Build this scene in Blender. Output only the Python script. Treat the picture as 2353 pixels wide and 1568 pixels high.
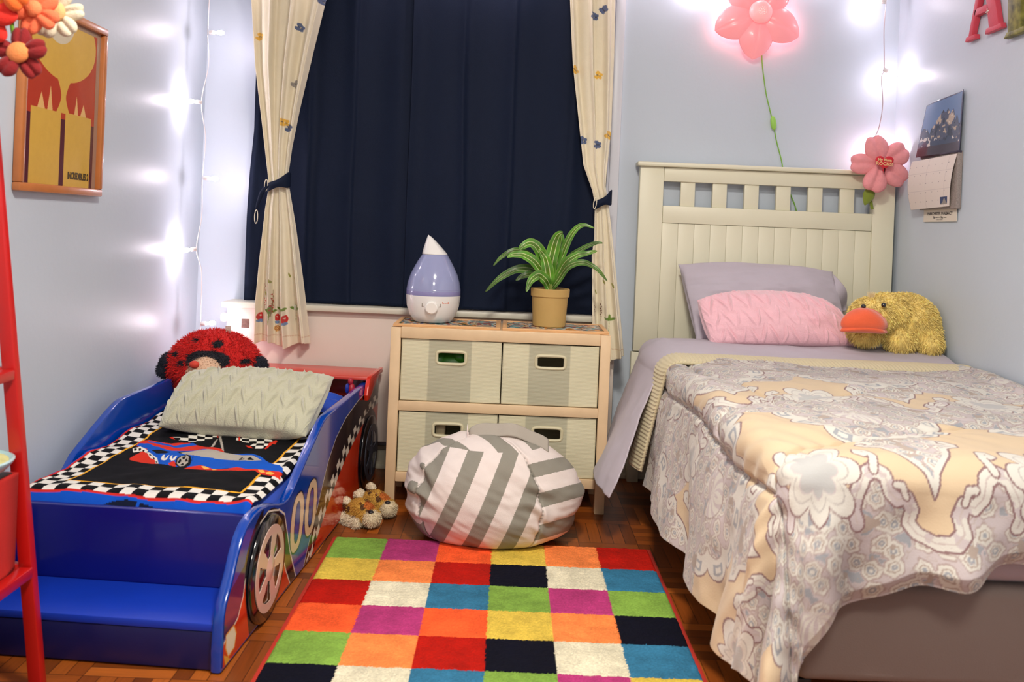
import bpy, bmesh, math, random
import numpy as np
from mathutils import Vector, Matrix, Euler
for o in list(bpy.data.objects): bpy.data.objects.remove(o)
S = bpy.context.scene; COL = S.collection
PI = math.pi
random.seed(7)
# ---------------------------------------------------------------- camera
cam = bpy.data.cameras.new('camera'); camo = bpy.data.objects.new('camera', cam); COL.objects.link(camo)
F_PX = 2050.0; ROLL = math.radians(2.35)
cam.sensor_fit = 'HORIZONTAL'; cam.sensor_width = 36.0; cam.lens = F_PX/2353*36
cam.shift_x = 3.5/2353; cam.shift_y = -259/2353
cam.clip_start = .05
c_, s_ = math.cos(ROLL), math.sin(ROLL)
camo.matrix_world = Matrix(((c_, -s_, 0, 0), (0, 0, -1, 0), (s_, c_, 0, 1.0), (0, 0, 0, 1)))
cam.dof.use_dof = True; cam.dof.focus_distance = 3.1; cam.dof.aperture_fstop = 4.5
S.camera = camo
# ---------------------------------------------------------------- world, lights, exposure
w = bpy.data.worlds.new('world'); S.world = w; w.use_nodes = True
w.node_tree.nodes['Background'].inputs[0].default_value = (.02, .03, .05, 1)
w.node_tree.nodes['Background'].inputs[1].default_value = .3
S.view_settings.view_transform = 'Standard'; S.view_settings.look = 'None'
S.view_settings.exposure = 0.20; S.view_settings.gamma = 1.0; S.view_settings.use_curve_mapping = False
def light(name, kind, loc, power, col, size=.1, rot=None):
    l = bpy.data.lights.new(name, kind); l.energy = power; l.color = col
    if kind == 'AREA': l.shape = 'DISK'; l.size = size
    else: l.shadow_soft_size = size
    o = bpy.data.objects.new(name, l); COL.objects.link(o); o.location = loc
    if rot: o.rotation_euler = rot
    return o
light('ceiling_and_fill_light', 'AREA', (.10, 1.10, 2.42), 55, (1, .93, .83), .36)
light('ceiling_and_fill_light', 'AREA', (.1, -.55, 2.38), 23, (1, .94, .85), .5, (math.radians(30), 0, 0))  # unseen front fill, added behind the camera to brighten camera-facing surfaces
BULB_COL = (.86, .84, 1.0)
# ---------------------------------------------------------------- helpers
def lin(c):
    return tuple((x/12.92 if x <= .04045 else ((x+.055)/1.055)**2.4) for x in [v/255 for v in c])
def rgb(*c): return lin(c)+(1,)
MATS = {}
def mat(name, col=(200,200,200), rough=.6, noise=0, nscale=20, bump=0, bscale=200, metal=0, attr=False, spec=.5, coat=0, trans=0, sheen=0, emit=None, estr=0, alpha=1, sss=0):
    if name in MATS: return MATS[name]
    m = bpy.data.materials.new(name); m.use_nodes = True; MATS[name] = m
    nt = m.node_tree; b = nt.nodes['Principled BSDF']; L = nt.links
    b.inputs['Roughness'].default_value = rough; b.inputs['Metallic'].default_value = metal
    b.inputs['Specular IOR Level'].default_value = spec
    b.inputs['Coat Weight'].default_value = coat; b.inputs['Coat Roughness'].default_value = .06
    b.inputs['Transmission Weight'].default_value = trans
    b.inputs['Sheen Weight'].default_value = sheen; b.inputs['Alpha'].default_value = alpha
    if sss: b.inputs['Subsurface Weight'].default_value = sss; b.inputs['Subsurface Scale'].default_value = .02
    if emit: b.inputs['Emission Color'].default_value = rgb(*emit); b.inputs['Emission Strength'].default_value = estr
    tc = nt.nodes.new('ShaderNodeTexCoord')
    src = None
    if attr:
        a = nt.nodes.new('ShaderNodeAttribute'); a.attribute_name = 'Col'; src = a.outputs['Color']
    else:
        r = nt.nodes.new('ShaderNodeRGB'); r.outputs[0].default_value = rgb(*col); src = r.outputs[0]
    if noise:
        n = nt.nodes.new('ShaderNodeTexNoise'); n.inputs['Scale'].default_value = nscale; n.inputs['Detail'].default_value = 5
        L.new(tc.outputs['Object'], n.inputs['Vector'])
        mr = nt.nodes.new('ShaderNodeMapRange'); mr.inputs[1].default_value = .25; mr.inputs[2].default_value = .75
        mr.inputs[3].default_value = 1-noise; mr.inputs[4].default_value = 1+noise*.6
        L.new(n.outputs['Fac'], mr.inputs[0])
        mx = nt.nodes.new('ShaderNodeVectorMath'); mx.operation = 'SCALE'
        L.new(src, mx.inputs[0]); L.new(mr.outputs[0], mx.inputs['Scale']); src = mx.outputs[0]
    L.new(src, b.inputs['Base Color'])
    if bump:
        n = nt.nodes.new('ShaderNodeTexNoise'); n.inputs['Scale'].default_value = bscale; n.inputs['Detail'].default_value = 4
        L.new(tc.outputs['Object'], n.inputs['Vector'])
        bp = nt.nodes.new('ShaderNodeBump'); bp.inputs['Strength'].default_value = bump; bp.inputs['Distance'].default_value = .004
        L.new(n.outputs['Fac'], bp.inputs['Height']); L.new(bp.outputs[0], b.inputs['Normal'])
    return m
def vn(x, y, z=0., seed=0):
    """smooth value noise, numpy arrays, about -1..1"""
    x = np.asarray(x, float); y = np.asarray(y, float); z = np.zeros_like(x)+z
    xi, yi, zi = np.floor(x), np.floor(y), np.floor(z)
    fx, fy, fz = x-xi, y-yi, z-zi
    fx, fy, fz = [f*f*(3-2*f) for f in (fx, fy, fz)]
    def h(a, b, c):
        v = np.sin(a*127.1+b*311.7+c*74.7+seed*19.19)*43758.5453
        return (v-np.floor(v))*2-1
    r = 0
    for dx in (0,1):
        for dy in (0,1):
            for dz in (0,1):
                wgt = (fx if dx else 1-fx)*(fy if dy else 1-fy)*(fz if dz else 1-fz)
                r = r+wgt*h(xi+dx, yi+dy, zi+dz)
    return r
def fbm(x, y, z=0., seed=0, o=3):
    r = 0; a = 1; 
    for i in range(o):
        r = r+a*vn(np.asarray(x)*2**i, np.asarray(y)*2**i, np.asarray(z)*2**i, seed+i); a *= .5
    return r
ROOTLOC = {}
def link(o, parent=None, root=None):
    COL.objects.link(o)
    if parent is not None: o.parent = parent
    return o
def rootloc(p):
    while p.parent is not None: p = p.parent
    return Vector(p.location)
def obj(name, me, material, parent=None, smooth=True, label=None):
    """me in world coordinates"""
    if parent is not None:
        me.transform(Matrix.Translation(-rootloc(parent)))
    o = bpy.data.objects.new(name, me)
    if material is not None:
        for m in (material if isinstance(material, (list, tuple)) else [material]): me.materials.append(m)
    me.polygons.foreach_set('use_smooth', [smooth]*len(me.polygons))
    me.update()
    link(o, parent)
    if label: o['label'] = label
    return o
def thing(name, label, cat, loc, group=None):
    o = bpy.data.objects.new(name, None); COL.objects.link(o); o.location = loc; o.empty_display_size = .05
    o['label'] = label; o['category'] = cat
    if group: o['group'] = group
    return o
def tag(o, label, cat, group=None):
    o['label'] = label; o['category'] = cat
    if group: o['group'] = group
    return o
def struct(o): o['kind'] = 'structure'; return o
def pydata(V, Fc):
    me = bpy.data.meshes.new('m'); me.from_pydata([tuple(v) for v in V], [], Fc); me.update(); return me
def grid(P, wrapu=False, wrapv=False, flip=False):
    """P (n,m,3) -> mesh"""
    n, m = P.shape[:2]
    idx = np.arange(n*m).reshape(n, m)
    iu = np.arange(n if wrapu else n-1); iv = np.arange(m if wrapv else m-1)
    a = idx[np.ix_(iu, iv)]; b = idx[np.ix_((iu+1) % n, iv)]; c = idx[np.ix_((iu+1) % n, (iv+1) % m)]; d = idx[np.ix_(iu, (iv+1) % m)]
    q = np.stack([a, b, c, d] if not flip else [a, d, c, b], -1).reshape(-1, 4)
    me = bpy.data.meshes.new('m')
    me.vertices.add(n*m); me.vertices.foreach_set('co', P.reshape(-1).astype(np.float32))
    me.loops.add(len(q)*4); me.loops.foreach_set('vertex_index', q.reshape(-1).astype(np.int32))
    me.polygons.add(len(q)); me.polygons.foreach_set('loop_start', np.arange(0, len(q)*4, 4, dtype=np.int32))
    me.update(calc_edges=True); me.validate()
    return me
def setcol(me, C):
    """C (N,3) sRGB 0..255"""
    C = np.asarray(C, float).reshape(-1, 3)/255
    C = np.where(C <= .04045, C/12.92, ((C+.055)/1.055)**2.4)
    a = me.color_attributes.new('Col', 'FLOAT_COLOR', 'POINT')
    a.data.foreach_set('color', np.concatenate([C, np.ones((len(C), 1))], 1).reshape(-1).astype(np.float32))
def coords(me):
    a = np.empty(len(me.vertices)*3, np.float32); me.vertices.foreach_get('co', a); return a.reshape(-1, 3).astype(float)
def setcoords(me, P):
    me.vertices.foreach_set('co', P.reshape(-1).astype(np.float32)); me.update()
def normals(me):
    a = np.empty(len(me.vertices)*3, np.float32); me.vertices.foreach_get('normal', a); return a.reshape(-1, 3).astype(float)
def inpoly(x, y, P):
    r = np.zeros(x.shape, bool); n = len(P); j = n-1
    for i in range(n):
        xi, yi = P[i]; xj, yj = P[j]
        if yi != yj:
            r ^= ((yi > y) != (yj > y)) & (x < (xj-xi)*(y-yi)/(yj-yi)+xi)
        j = i
    return r
def polydist(x, y, P, close=False):
    d = np.full(x.shape, 1e9); L = list(P)+([P[0]] if close else [])
    for (x0, y0), (x1, y1) in zip(L[:-1], L[1:]):
        dx, dy = x1-x0, y1-y0; t = np.clip(((x-x0)*dx+(y-y0)*dy)/(dx*dx+dy*dy+1e-12), 0, 1)
        d = np.minimum(d, np.hypot(x-x0-t*dx, y-y0-t*dy))
    return d
def mix(C, M, col): C[M] = col
class MB:
    def __init__(s): s.bm = bmesh.new()
    def box(s, x0, x1, y0, y1, z0, z1, bev=0, M=None, seg=2):
        b = bmesh.new(); bmesh.ops.create_cube(b, size=1)
        for v in b.verts:
            v.co = Vector((x0+(v.co.x+.5)*(x1-x0), y0+(v.co.y+.5)*(y1-y0), z0+(v.co.z+.5)*(z1-z0)))
        if bev: bmesh.ops.bevel(b, geom=b.edges[:], offset=bev, segments=seg, affect='EDGES', profile=.5)
        s.join(b, M); return s
    def join(s, b, M=None):
        if M is not None: bmesh.ops.transform(b, matrix=M, verts=b.verts)
        me = bpy.data.meshes.new('t'); b.to_mesh(me); b.free(); s.bm.from_mesh(me); bpy.data.meshes.remove(me)
    def ell(s, c, r, M=None, seg=24, rings=14):
        b = bmesh.new(); bmesh.ops.create_uvsphere(b, u_segments=seg, v_segments=rings, radius=1)
        for v in b.verts: v.co = Vector((v.co.x*r[0], v.co.y*r[1], v.co.z*r[2]))
        if M is not None: bmesh.ops.transform(b, matrix=M, verts=b.verts)
        s.join(b, Matrix.Translation(c)); return s
    def prism(s, pts, h, M=None, bev=0, z0=0):
        """outline (x,y) extruded z0..z0+h"""
        b = bmesh.new(); vs = [b.verts.new((x, y, z0)) for x, y in pts]; f = b.faces.new(vs)
        r = bmesh.ops.extrude_face_region(b, geom=[f]); 
        bmesh.ops.translate(b, vec=(0, 0, h), verts=[e for e in r['geom'] if isinstance(e, bmesh.types.BMVert)])
        bmesh.ops.recalc_face_normals(b, faces=b.faces)
        if bev:
            es = [e for e in b.edges if abs(e.verts[0].co.z-e.verts[1].co.z) < 1e-6]
            bmesh.ops.bevel(b, geom=es, offset=bev, segments=2, affect='EDGES', profile=.5)
        s.join(b, M); return s
    def tube(s, pts, r, seg=8, closed=False):
        pts = [Vector(p) for p in pts]; n = len(pts); b = bmesh.new(); rings = []
        rr = r if isinstance(r, (list, tuple)) else [r]*n
        up = Vector((0, 0, 1)); prev = None
        for i, p in enumerate(pts):
            if closed: t = (pts[(i+1) % n]-pts[i-1]).normalized()
            else: t = (pts[min(i+1, n-1)]-pts[max(i-1, 0)]).normalized()
            if prev is None:
                a = t.cross(up); 
                if a.length < .1: a = t.cross(Vector((1, 0, 0)))
                a.normalize()
            else:
                a = (prev-t*prev.dot(t)); a.normalize()
            prev = a; c = t.cross(a)
            rings.append([b.verts.new(p+(a*math.cos(2*PI*k/seg)+c*math.sin(2*PI*k/seg))*rr[i]) for k in range(seg)])
        for i in range(n if closed else n-1):
            A, B = rings[i], rings[(i+1) % n]
            for k in range(seg): b.faces.new((A[k], A[(k+1) % seg], B[(k+1) % seg], B[k]))
        if not closed: b.faces.new(rings[0][::-1]); b.faces.new(rings[-1])
        bmesh.ops.recalc_face_normals(b, faces=b.faces)
        s.join(b); return s
    def lathe(s, prof, c=(0, 0, 0), seg=48, M=None):
        b = bmesh.new(); rings = []
        for r, z in prof:
            if r < 1e-5: rings.append([b.verts.new((0, 0, z))])
            else: rings.append([b.verts.new((r*math.cos(2*PI*k/seg), r*math.sin(2*PI*k/seg), z)) for k in range(seg)])
        for A, B in zip(rings[:-1], rings[1:]):
            for k in range(seg):
                k2 = (k+1) % seg
                if len(A) == 1 and len(B) == 1: continue
                if len(A) == 1: b.faces.new((A[0], B[k2], B[k]))
                elif len(B) == 1: b.faces.new((A[k], A[k2], B[0]))
                else: b.faces.new((A[k], A[k2], B[k2], B[k]))
        bmesh.ops.recalc_face_normals(b, faces=b.faces)
        if M is not None: bmesh.ops.transform(b, matrix=M, verts=b.verts)
        s.join(b, Matrix.Translation(c)); return s
    def mesh(s):
        me = bpy.data.meshes.new('m'); s.bm.to_mesh(me); s.bm.free(); return me
    def to(s, name, m, parent=None, smooth=True, label=None, auto=True):
        me = s.mesh(); o = obj(name, me, m, parent, smooth, label)
        if smooth and auto:
            o.data.set_sharp_from_angle(angle=math.radians(40))
        return o
def text_mesh(txt, size, extrude=.0005, bold=0, align='CENTER'):
    cu = bpy.data.curves.new('t', 'FONT'); cu.body = txt; cu.size = size; cu.extrude = extrude; cu.offset = bold
    cu.align_x = align; cu.align_y = 'CENTER'; cu.resolution_u = 3
    o = bpy.data.objects.new('t', cu); COL.objects.link(o)
    bpy.context.view_layer.update()
    me = bpy.data.meshes.new_from_object(o.evaluated_get(bpy.context.evaluated_depsgraph_get()))
    bpy.data.objects.remove(o); return me
def put_text(name, txt, size, M, m, parent, extrude=.0005, bold=0, label=None):
    me = text_mesh(txt, size, extrude, bold); me.transform(M); return obj(name, me, m, parent, False, label)
def solid(me, th=.003, offset=0, sub=0):
    """thicken a sheet through a modifier that stays in the mesh"""
    o = bpy.data.objects.new('t', me); COL.objects.link(o)
    md = o.modifiers.new('s', 'SOLIDIFY'); md.thickness = th; md.offset = offset
    bpy.context.view_layer.update()
    r = bpy.data.meshes.new_from_object(o.evaluated_get(bpy.context.evaluated_depsgraph_get()))
    bpy.data.objects.remove(o); return r
def blob(ells, voxel=.006, smooth=8):
    """ellipsoids (centre, radii, euler) fused into one closed surface"""
    mb = MB()
    for e in ells:
        M = Euler(e[2]).to_matrix().to_4x4() if len(e) > 2 else None
        mb.ell(e[0], e[1], M)
    me = mb.mesh(); o = bpy.data.objects.new('t', me); COL.objects.link(o)
    r = o.modifiers.new('r', 'REMESH'); r.mode = 'VOXEL'; r.voxel_size = voxel
    sm = o.modifiers.new('s', 'SMOOTH'); sm.iterations = smooth; sm.factor = .5
    bpy.context.view_layer.update()
    me2 = bpy.data.meshes.new_from_object(o.evaluated_get(bpy.context.evaluated_depsgraph_get()))
    bpy.data.objects.remove(o); return me2
def furry(me, n, length, colfn, droop=.3, width=.0012, seed=1, jitter=.45, stripe=None):
    """adds tapered blades of pile to a mesh and colours it all; colfn(P, N) -> (n,3) sRGB"""
    rs = np.random.RandomState(seed)
    P = coords(me); N = normals(me); nv = len(P)
    T = []; 
    me.calc_loop_triangles(); tr = np.empty(len(me.loop_triangles)*3, np.int32); me.loop_triangles.foreach_get('vertices', tr); tr = tr.reshape(-1, 3)
    A, B, C = P[tr[:, 0]], P[tr[:, 1]], P[tr[:, 2]]
    ar = np.linalg.norm(np.cross(B-A, C-A), axis=1); pick = rs.choice(len(tr), n, p=ar/ar.sum())
    u = rs.rand(n, 1); v = rs.rand(n, 1); fl = (u+v) > 1; u = np.where(fl, 1-u, u); v = np.where(fl, 1-v, v)
    Q = A[pick]*(1-u-v)+B[pick]*u+C[pick]*v; NN = N[tr[pick, 0]]
    D = NN+rs.randn(n, 3)*jitter*.6+np.array([0, 0, -droop]); D /= np.linalg.norm(D, axis=1, keepdims=True)
    side = np.cross(D, rs.randn(n, 3)); side /= np.linalg.norm(side, axis=1, keepdims=True)+1e-9
    L = length*(.5+rs.rand(n, 1)); W = width
    V = np.stack([Q-NN*.001-side*W, Q-NN*.001+side*W, Q+D*L*.6+side*W*.6+np.array([0,0,-1])*L*droop*.1, Q+D*L+np.array([0, 0, -1])*L*droop*.5], 1)
    col0 = colfn(P, N); colh = colfn(Q, NN)*(1+rs.randn(n, 1)*.07)
    b = bmesh.new(); b.from_mesh(me)
    m2 = bpy.data.meshes.new('f')
    base = V.reshape(-1, 3); fc = []
    for i in range(n): fc.append((4*i, 4*i+1, 4*i+2)); fc.append((4*i, 4*i+2, 4*i+3))
    m2.from_pydata(base.tolist(), [], fc)
    b.from_mesh(m2); bpy.data.meshes.remove(m2)
    out = bpy.data.meshes.new('m'); b.to_mesh(out); b.free()
    setcol(out, np.clip(np.concatenate([col0, np.repeat(colh, 4, 0)]), 0, 255))
    return out
def pillow(TL, TR, BR, BL, thick, nu=150, nv=90, relief=None, colfn=None, pinch=.04, seed=0, wr=.004, exp=.5, arch=0):
    """cushion spanned between four corners; relief(u,v)->metres; closed surface"""
    TL, TR, BR, BL = [np.array(p, float) for p in (TL, TR, BR, BL)]
    nrm = np.cross(TR-TL, BL-TL); nrm /= np.linalg.norm(nrm)
    if nrm[1] > 0: nrm = -nrm
    u = np.linspace(0, 1, nu)[:, None]; v = np.linspace(0, 1, nv)[None, :]
    U = u+0*v; V = v+0*u
    pu = 4*U*(1-U); pv = 4*V*(1-V)
    Ue = .5+(U-.5)*(1-pinch*pv*1.0); Ve = .5+(V-.5)*(1-pinch*1.4*pu)
    base = ((TL*(1-Ue[..., None])+TR*Ue[..., None])*(1-Ve[..., None])+(BL*(1-Ue[..., None])+BR*Ue[..., None])*Ve[..., None])
    h = (pu*pv)**exp*(1-.0*pu)
    edge = np.minimum(1, (pu*pv)*6)
    wrk = fbm(U*5, V*4, 0, seed)*wr
    rel = relief(U, V) if relief is not None else 0
    if arch:
        upv = (TL-BL)/np.linalg.norm(TL-BL); base = base+upv*(arch*pu*(1-V)**1.2)[..., None]
    cr = np.clip(1-(pu*pv)/.10, 0, 1)**2; base = base-((base-(TL+TR+BR+BL)/4)*(.05*cr)[..., None])
    front = base+nrm*(h*thick*.5+edge*(wrk+rel))[..., None]
    back = base-nrm*(h*thick*.5+edge*wrk)[..., None]
    P1 = front.reshape(-1, 3); P2 = back[1:-1, 1:-1].reshape(-1, 3)
    n, m = nu, nv
    idF = np.arange(n*m).reshape(n, m); idB = idF.copy(); idB[1:-1, 1:-1] = n*m+np.arange((n-2)*(m-2)).reshape(n-2, m-2)
    q1 = np.stack([idF[:-1, :-1], idF[:-1, 1:], idF[1:, 1:], idF[1:, :-1]], -1).reshape(-1, 4)
    q2 = np.stack([idB[:-1, :-1], idB[1:, :-1], idB[1:, 1:], idB[:-1, 1:]], -1).reshape(-1, 4)
    me = bpy.data.meshes.new('m'); me.from_pydata(np.concatenate([P1, P2]).tolist(), [], np.concatenate([q1, q2]).tolist()); me.update()
    bm = bmesh.new(); bm.from_mesh(me); bmesh.ops.recalc_face_normals(bm, faces=bm.faces); bm.to_mesh(me); bm.free()
    return me
def chevron(nx, ny, amp, seed=0, w=.16):
    """rows of short stitched zigzag ridges"""
    def f(U, V):
        x = U*nx; y = V*ny
        tri = np.abs((x % 1)-.5)*2
        yy = y+tri*1.15+.12*vn(U*9, V*9, 0, seed)
        d = np.abs((yy % 1)-.5)
        up = ((x % 1) < .5)
        r = np.exp(-(d/w)**2)
        gap = np.clip(1.3-1.6*np.abs(tri-.5)*2, 0, 1)**.6
        g = np.clip(.55+.9*vn(x*2+seed, np.floor(yy)*3.3, 0, seed+3), .05, 1)
        shade = np.exp(-(((yy % 1)-.5+.22)/(w*.8))**2)
        return amp*(r*gap*(.5+.5*g)-.5*shade*gap*g)
    return f
BULB_E = 195
# ================================================================ ROOM
XL, XR, YB, YF, HC = -1.27, 1.555, 3.65, -1.0, 2.5
def floor_mat():
    m = bpy.data.materials.new('parquet'); m.use_nodes = True; nt = m.node_tree; L = nt.links; b = nt.nodes['Principled BSDF']
    tc = nt.nodes.new('ShaderNodeTexCoord'); sp = nt.nodes.new('ShaderNodeSeparateXYZ'); L.new(tc.outputs['Object'], sp.inputs[0])
    def M(op, a, b_=None, c=None):
        n = nt.nodes.new('ShaderNodeMath'); n.operation = op
        for i, v in enumerate((a, b_, c)):
            if v is None: continue
            if isinstance(v, (int, float)): n.inputs[i].default_value = v
            else: L.new(v, n.inputs[i])
        return n.outputs[0]
    B = .19; ST = .038
    bx = M('FLOOR', M('DIVIDE', M('ADD', sp.outputs[0], 10), B)); by = M('FLOOR', M('DIVIDE', M('ADD', sp.outputs[1], 10.05), B))
    par = M('MODULO', M('ADD', bx, by), 2)
    x = M('ADD', sp.outputs[0], 10); y = M('ADD', sp.outputs[1], 10.05)
    q = M('ADD', M('MULTIPLY', y, par), M('MULTIPLY', x, M('SUBTRACT', 1, par)))
    lg = M('ADD', M('MULTIPLY', x, par), M('MULTIPLY', y, M('SUBTRACT', 1, par)))
    st = M('FLOOR', M('DIVIDE', q, ST)); fr = M('FRACT', M('DIVIDE', q, ST)); fl = M('FRACT', M('DIVIDE', lg, B))
    cb = nt.nodes.new('ShaderNodeCombineXYZ'); L.new(bx, cb.inputs[0]); L.new(by, cb.inputs[1]); L.new(st, cb.inputs[2])
    wn = nt.nodes.new('ShaderNodeTexWhiteNoise'); L.new(cb.outputs[0], wn.inputs['Vector'])
    cr = nt.nodes.new('ShaderNodeValToRGB'); L.new(wn.outputs['Value'], cr.inputs[0])
    e = cr.color_ramp.elements; e[0].color = rgb(104, 50, 14); e[1].color = rgb(182, 98, 34)
    k = e.new(.5); k.color = rgb(138, 68, 18)
    k = e.new(.85); k.color = rgb(154, 80, 24)
    cv = nt.nodes.new('ShaderNodeCombineXYZ'); L.new(M('MULTIPLY', q, 160), cv.inputs[0]); L.new(M('MULTIPLY', lg, 8), cv.inputs[1]); L.new(st, cv.inputs[2])
    gn = nt.nodes.new('ShaderNodeTexNoise'); gn.inputs['Scale'].default_value = 1; gn.inputs['Detail'].default_value = 4; L.new(cv.outputs[0], gn.inputs['Vector'])
    g = M('ADD', .65, M('MULTIPLY', gn.outputs['Fac'], .7))
    gap = M('MULTIPLY', M('MULTIPLY', M('GREATER_THAN', fr, .035), M('LESS_THAN', fr, .975)), M('MULTIPLY', M('GREATER_THAN', fl, .008), M('LESS_THAN', fl, .994)))
    k = M('MULTIPLY', g, M('ADD', .35, M('MULTIPLY', gap, .65)))
    sc = nt.nodes.new('ShaderNodeVectorMath'); sc.operation = 'SCALE'; L.new(cr.outputs[0], sc.inputs[0]); L.new(k, sc.inputs['Scale'])
    L.new(sc.outputs[0], b.inputs['Base Color']); b.inputs['Roughness'].default_value = .38
    bp = nt.nodes.new('ShaderNodeBump'); bp.inputs['Strength'].default_value = .35; bp.inputs['Distance'].default_value = .002
    L.new(gap, bp.inputs['Height']); L.new(bp.outputs[0], b.inputs['Normal'])
    return m
def wall_mat():
    return mat('wall_paint', (196, 206, 217), .42, noise=.025, nscale=3, bump=.10, bscale=60, spec=.45)
def qbox(name, m, x0, x1, y0, y1, z0, z1, parent=None, bev=0, smooth=False, label=None):
    return MB().box(x0, x1, y0, y1, z0, z1, bev).to(name, m, parent, smooth, label)
struct(qbox('floor', floor_mat(), XL-.1, XR+.1, YF-.1, YB+.1, -.1, 0))
struct(qbox('ceiling', mat('ceiling_paint', (225, 225, 222), .8), XL-.1, XR+.1, YF-.1, YB+.1, HC, HC+.1))
struct(qbox('wall_back', wall_mat(), XL-.1, XR+.1, YB, YB+.1, 0, HC))
struct(qbox('wall_left', wall_mat(), XL-.1, XL, YF, YB, 0, HC))
struct(qbox('wall_right', wall_mat(), XR, XR+.1, YF, YB, 0, HC))
struct(qbox('wall_front', wall_mat(), XL, XR, YF-.1, YF, 0, HC))
cream_paint = mat('cream_paint', (222, 214, 190), .5, noise=.03, nscale=8)
white_gloss = mat('white_gloss', (222, 222, 228), .35)
def base(name, x0, x1, y0, y1, along):
    mb = MB()
    if along == 'x':
        mb.box(x0, x1, YB-.016, YB, 0, .075, .002); mb.box(x0, x1, YB-.022, YB, .0, .02, .004); mb.box(x0, x1, YB-.010, YB, .075, .092, .004)
    else:
        s = 1 if along == 'l' else -1; xx = XL if s > 0 else XR
        a, b2 = sorted((xx, xx+s*.016)); mb.box(a, b2, y0, y1, 0, .09, .003)
    struct(mb.to(name, cream_paint))
base('baseboard_back', XL, XR, 0, 0, 'x'); base('baseboard_left', 0, 0, YF, YB, 'l'); base('baseboard_right', 0, 0, YF, YB, 'r')
# window casing seen beside the right curtain, and its twin
for i, (a, b_) in enumerate(((.392, .432), (-1.04, -1.0))):
    struct(MB().box(a, b_, YB-.022, YB, .66, 2.2, .004).to('trim_%d' % (i+1), white_gloss))
struct(MB().box(-1.04, .432, YB-.022, YB, 2.2, 2.24, .004).to('trim_3', white_gloss))
win = MB(); 
for a, b_, c, d in ((-1.0, -.96, .68, 2.2), (.352, .392, .68, 2.2), (-.96, .352, .68, .72), (-.96, .352, 2.16, 2.2), (-.32, -.28, .72, 2.16), (-.96, .352, 1.42, 1.46)):
    win.box(a, b_, YB-.02, YB-.001, c, d, .003)
wf = struct(win.to('window_1', white_gloss))
obj('pane', MB().box(-.97, .36, YB-.012, YB-.008, .7, 2.18).mesh(), mat('night_glass', (10, 14, 24), .05, spec=.6), wf, False)
# ================================================================ RADIATOR COVER
rc = thing('radiator_cover', 'long cream boxed-in radiator cover with a flat sill under the window curtains', 'radiator cover', (-.35, 3.52, 0))
rc_m = mat('radiator_paint', (226, 212, 200), .45, noise=.03, nscale=5, bump=.08, bscale=40)
mb = MB().box(-1.105, .43, 3.52, 3.628, .135, .645, .006)
mb.box(-1.10, -1.04, 3.53, 3.62, .002, .14, .003); mb.box(.36, .42, 3.53, 3.62, .002, .14, .003)
mb.to('panel', rc_m, rc)
MB().box(-1.118, .445, 3.485, 3.628, .645, .668, .005).to('sill', mat('sill_paint', (214, 210, 192), .4, noise=.05, nscale=12), rc)
mb = MB(); mb.lathe([(0, -.012), (.017, -.012), (.02, 0), (.017, .012), (0, .012)], seg=20, M=Matrix.Rotation(PI/2, 4, 'Y'))
me = mb.mesh(); me.transform(Matrix.Translation((-1.122, 3.55, .60))); obj('valve_knob', me, white_gloss, rc)
qbox('sticker', mat('sticker_brown', (120, 90, 80), .5, noise=.5, nscale=90), -1.045, -1.015, 3.5185, 3.5205, .565, .60, rc)
# ================================================================ CURTAINS
def lerp_tab(tab, z):
    zs = np.array([t[0] for t in tab])[::-1]; return np.interp(z, zs, np.array([t[1] for t in tab])[::-1])
def curtain_mesh(left, right, z0, z1, Y, folds, amp, nu, nz, seed=0, gather=None, hemf=None):
    u = np.linspace(0, 1, nu)[:, None]; t = np.linspace(0, 1, nz)[None, :]
    zt = z1+(z0-z1)*t
    xl = lerp_tab(left, zt); xr = lerp_tab(right, zt)
    wdt = xr-xl
    ph = u*folds*2*PI+seed+.25*np.sin(3*u*PI+seed)+.35*vn(u*4, zt*1.2, 0, seed)
    X = xl+(xr-xl)*(u+.10/folds*np.sin(ph*1.0+1)*(1)) 
    A = amp(zt) if callable(amp) else amp
    sh = np.sin(ph)+.35*np.sin(2.3*ph+1.3)
    Yv = Y-A*sh+.003*vn(u*8, zt*5, 0, seed+2)
    Z = zt+0*u
    if hemf is not None: Z = Z+hemf(u, zt)*t**6
    P = np.stack([X+0*t, Yv+0*X, Z+0*X], -1)
    return grid(P), (u+0*t).ravel(), (zt+0*u).ravel()
navy = mat('navy_blackout', (4, 19, 44), .75, noise=.10, nscale=260, bump=.2, bscale=500, sheen=.0, spec=.25)
cb = thing('blackout_curtain', 'navy blue blackout curtain panel covering the left half of the window', 'curtain', (-.72, 3.53, .675), group='navy blackout curtains')
me, _, _ = curtain_mesh([(2.3, -1.05), (1.71, -1.052), (1.35, -1.047), (1.17, -1.058), (1.0, -1.062), (.68, -1.060)], [(2.3, -.375), (1.2, -.36), (.68, -.345)], .672, 2.3, 3.545, 3.5, .008, 170, 120, 1.0)
obj('panel', solid(me, .002), navy, cb)
cb2 = thing('blackout_curtain', 'navy blue blackout curtain panel covering the right half of the window', 'curtain', (0, 3.53, .675), group='navy blackout curtains')
me, _, _ = curtain_mesh([(2.3, -.412), (1.2, -.40), (.68, -.395)], [(2.3, .36), (1.2, .355), (.68, .336)], .672, 2.3, 3.522, 3.6, .009, 170, 120, 2.6)
obj('panel', solid(me, .002), navy, cb2)
def hem_strip(par, x0, x1, Y):
    pass
rod = thing('curtain_rod', 'white curtain rod above the window holding the curtains', 'curtain rod', (-.35, 3.5, 2.3))
MB().tube([(-1.15, 3.53, 2.30), (.48, 3.53, 2.30)], .011, 14).to('rod', white_gloss, rod)
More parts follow.
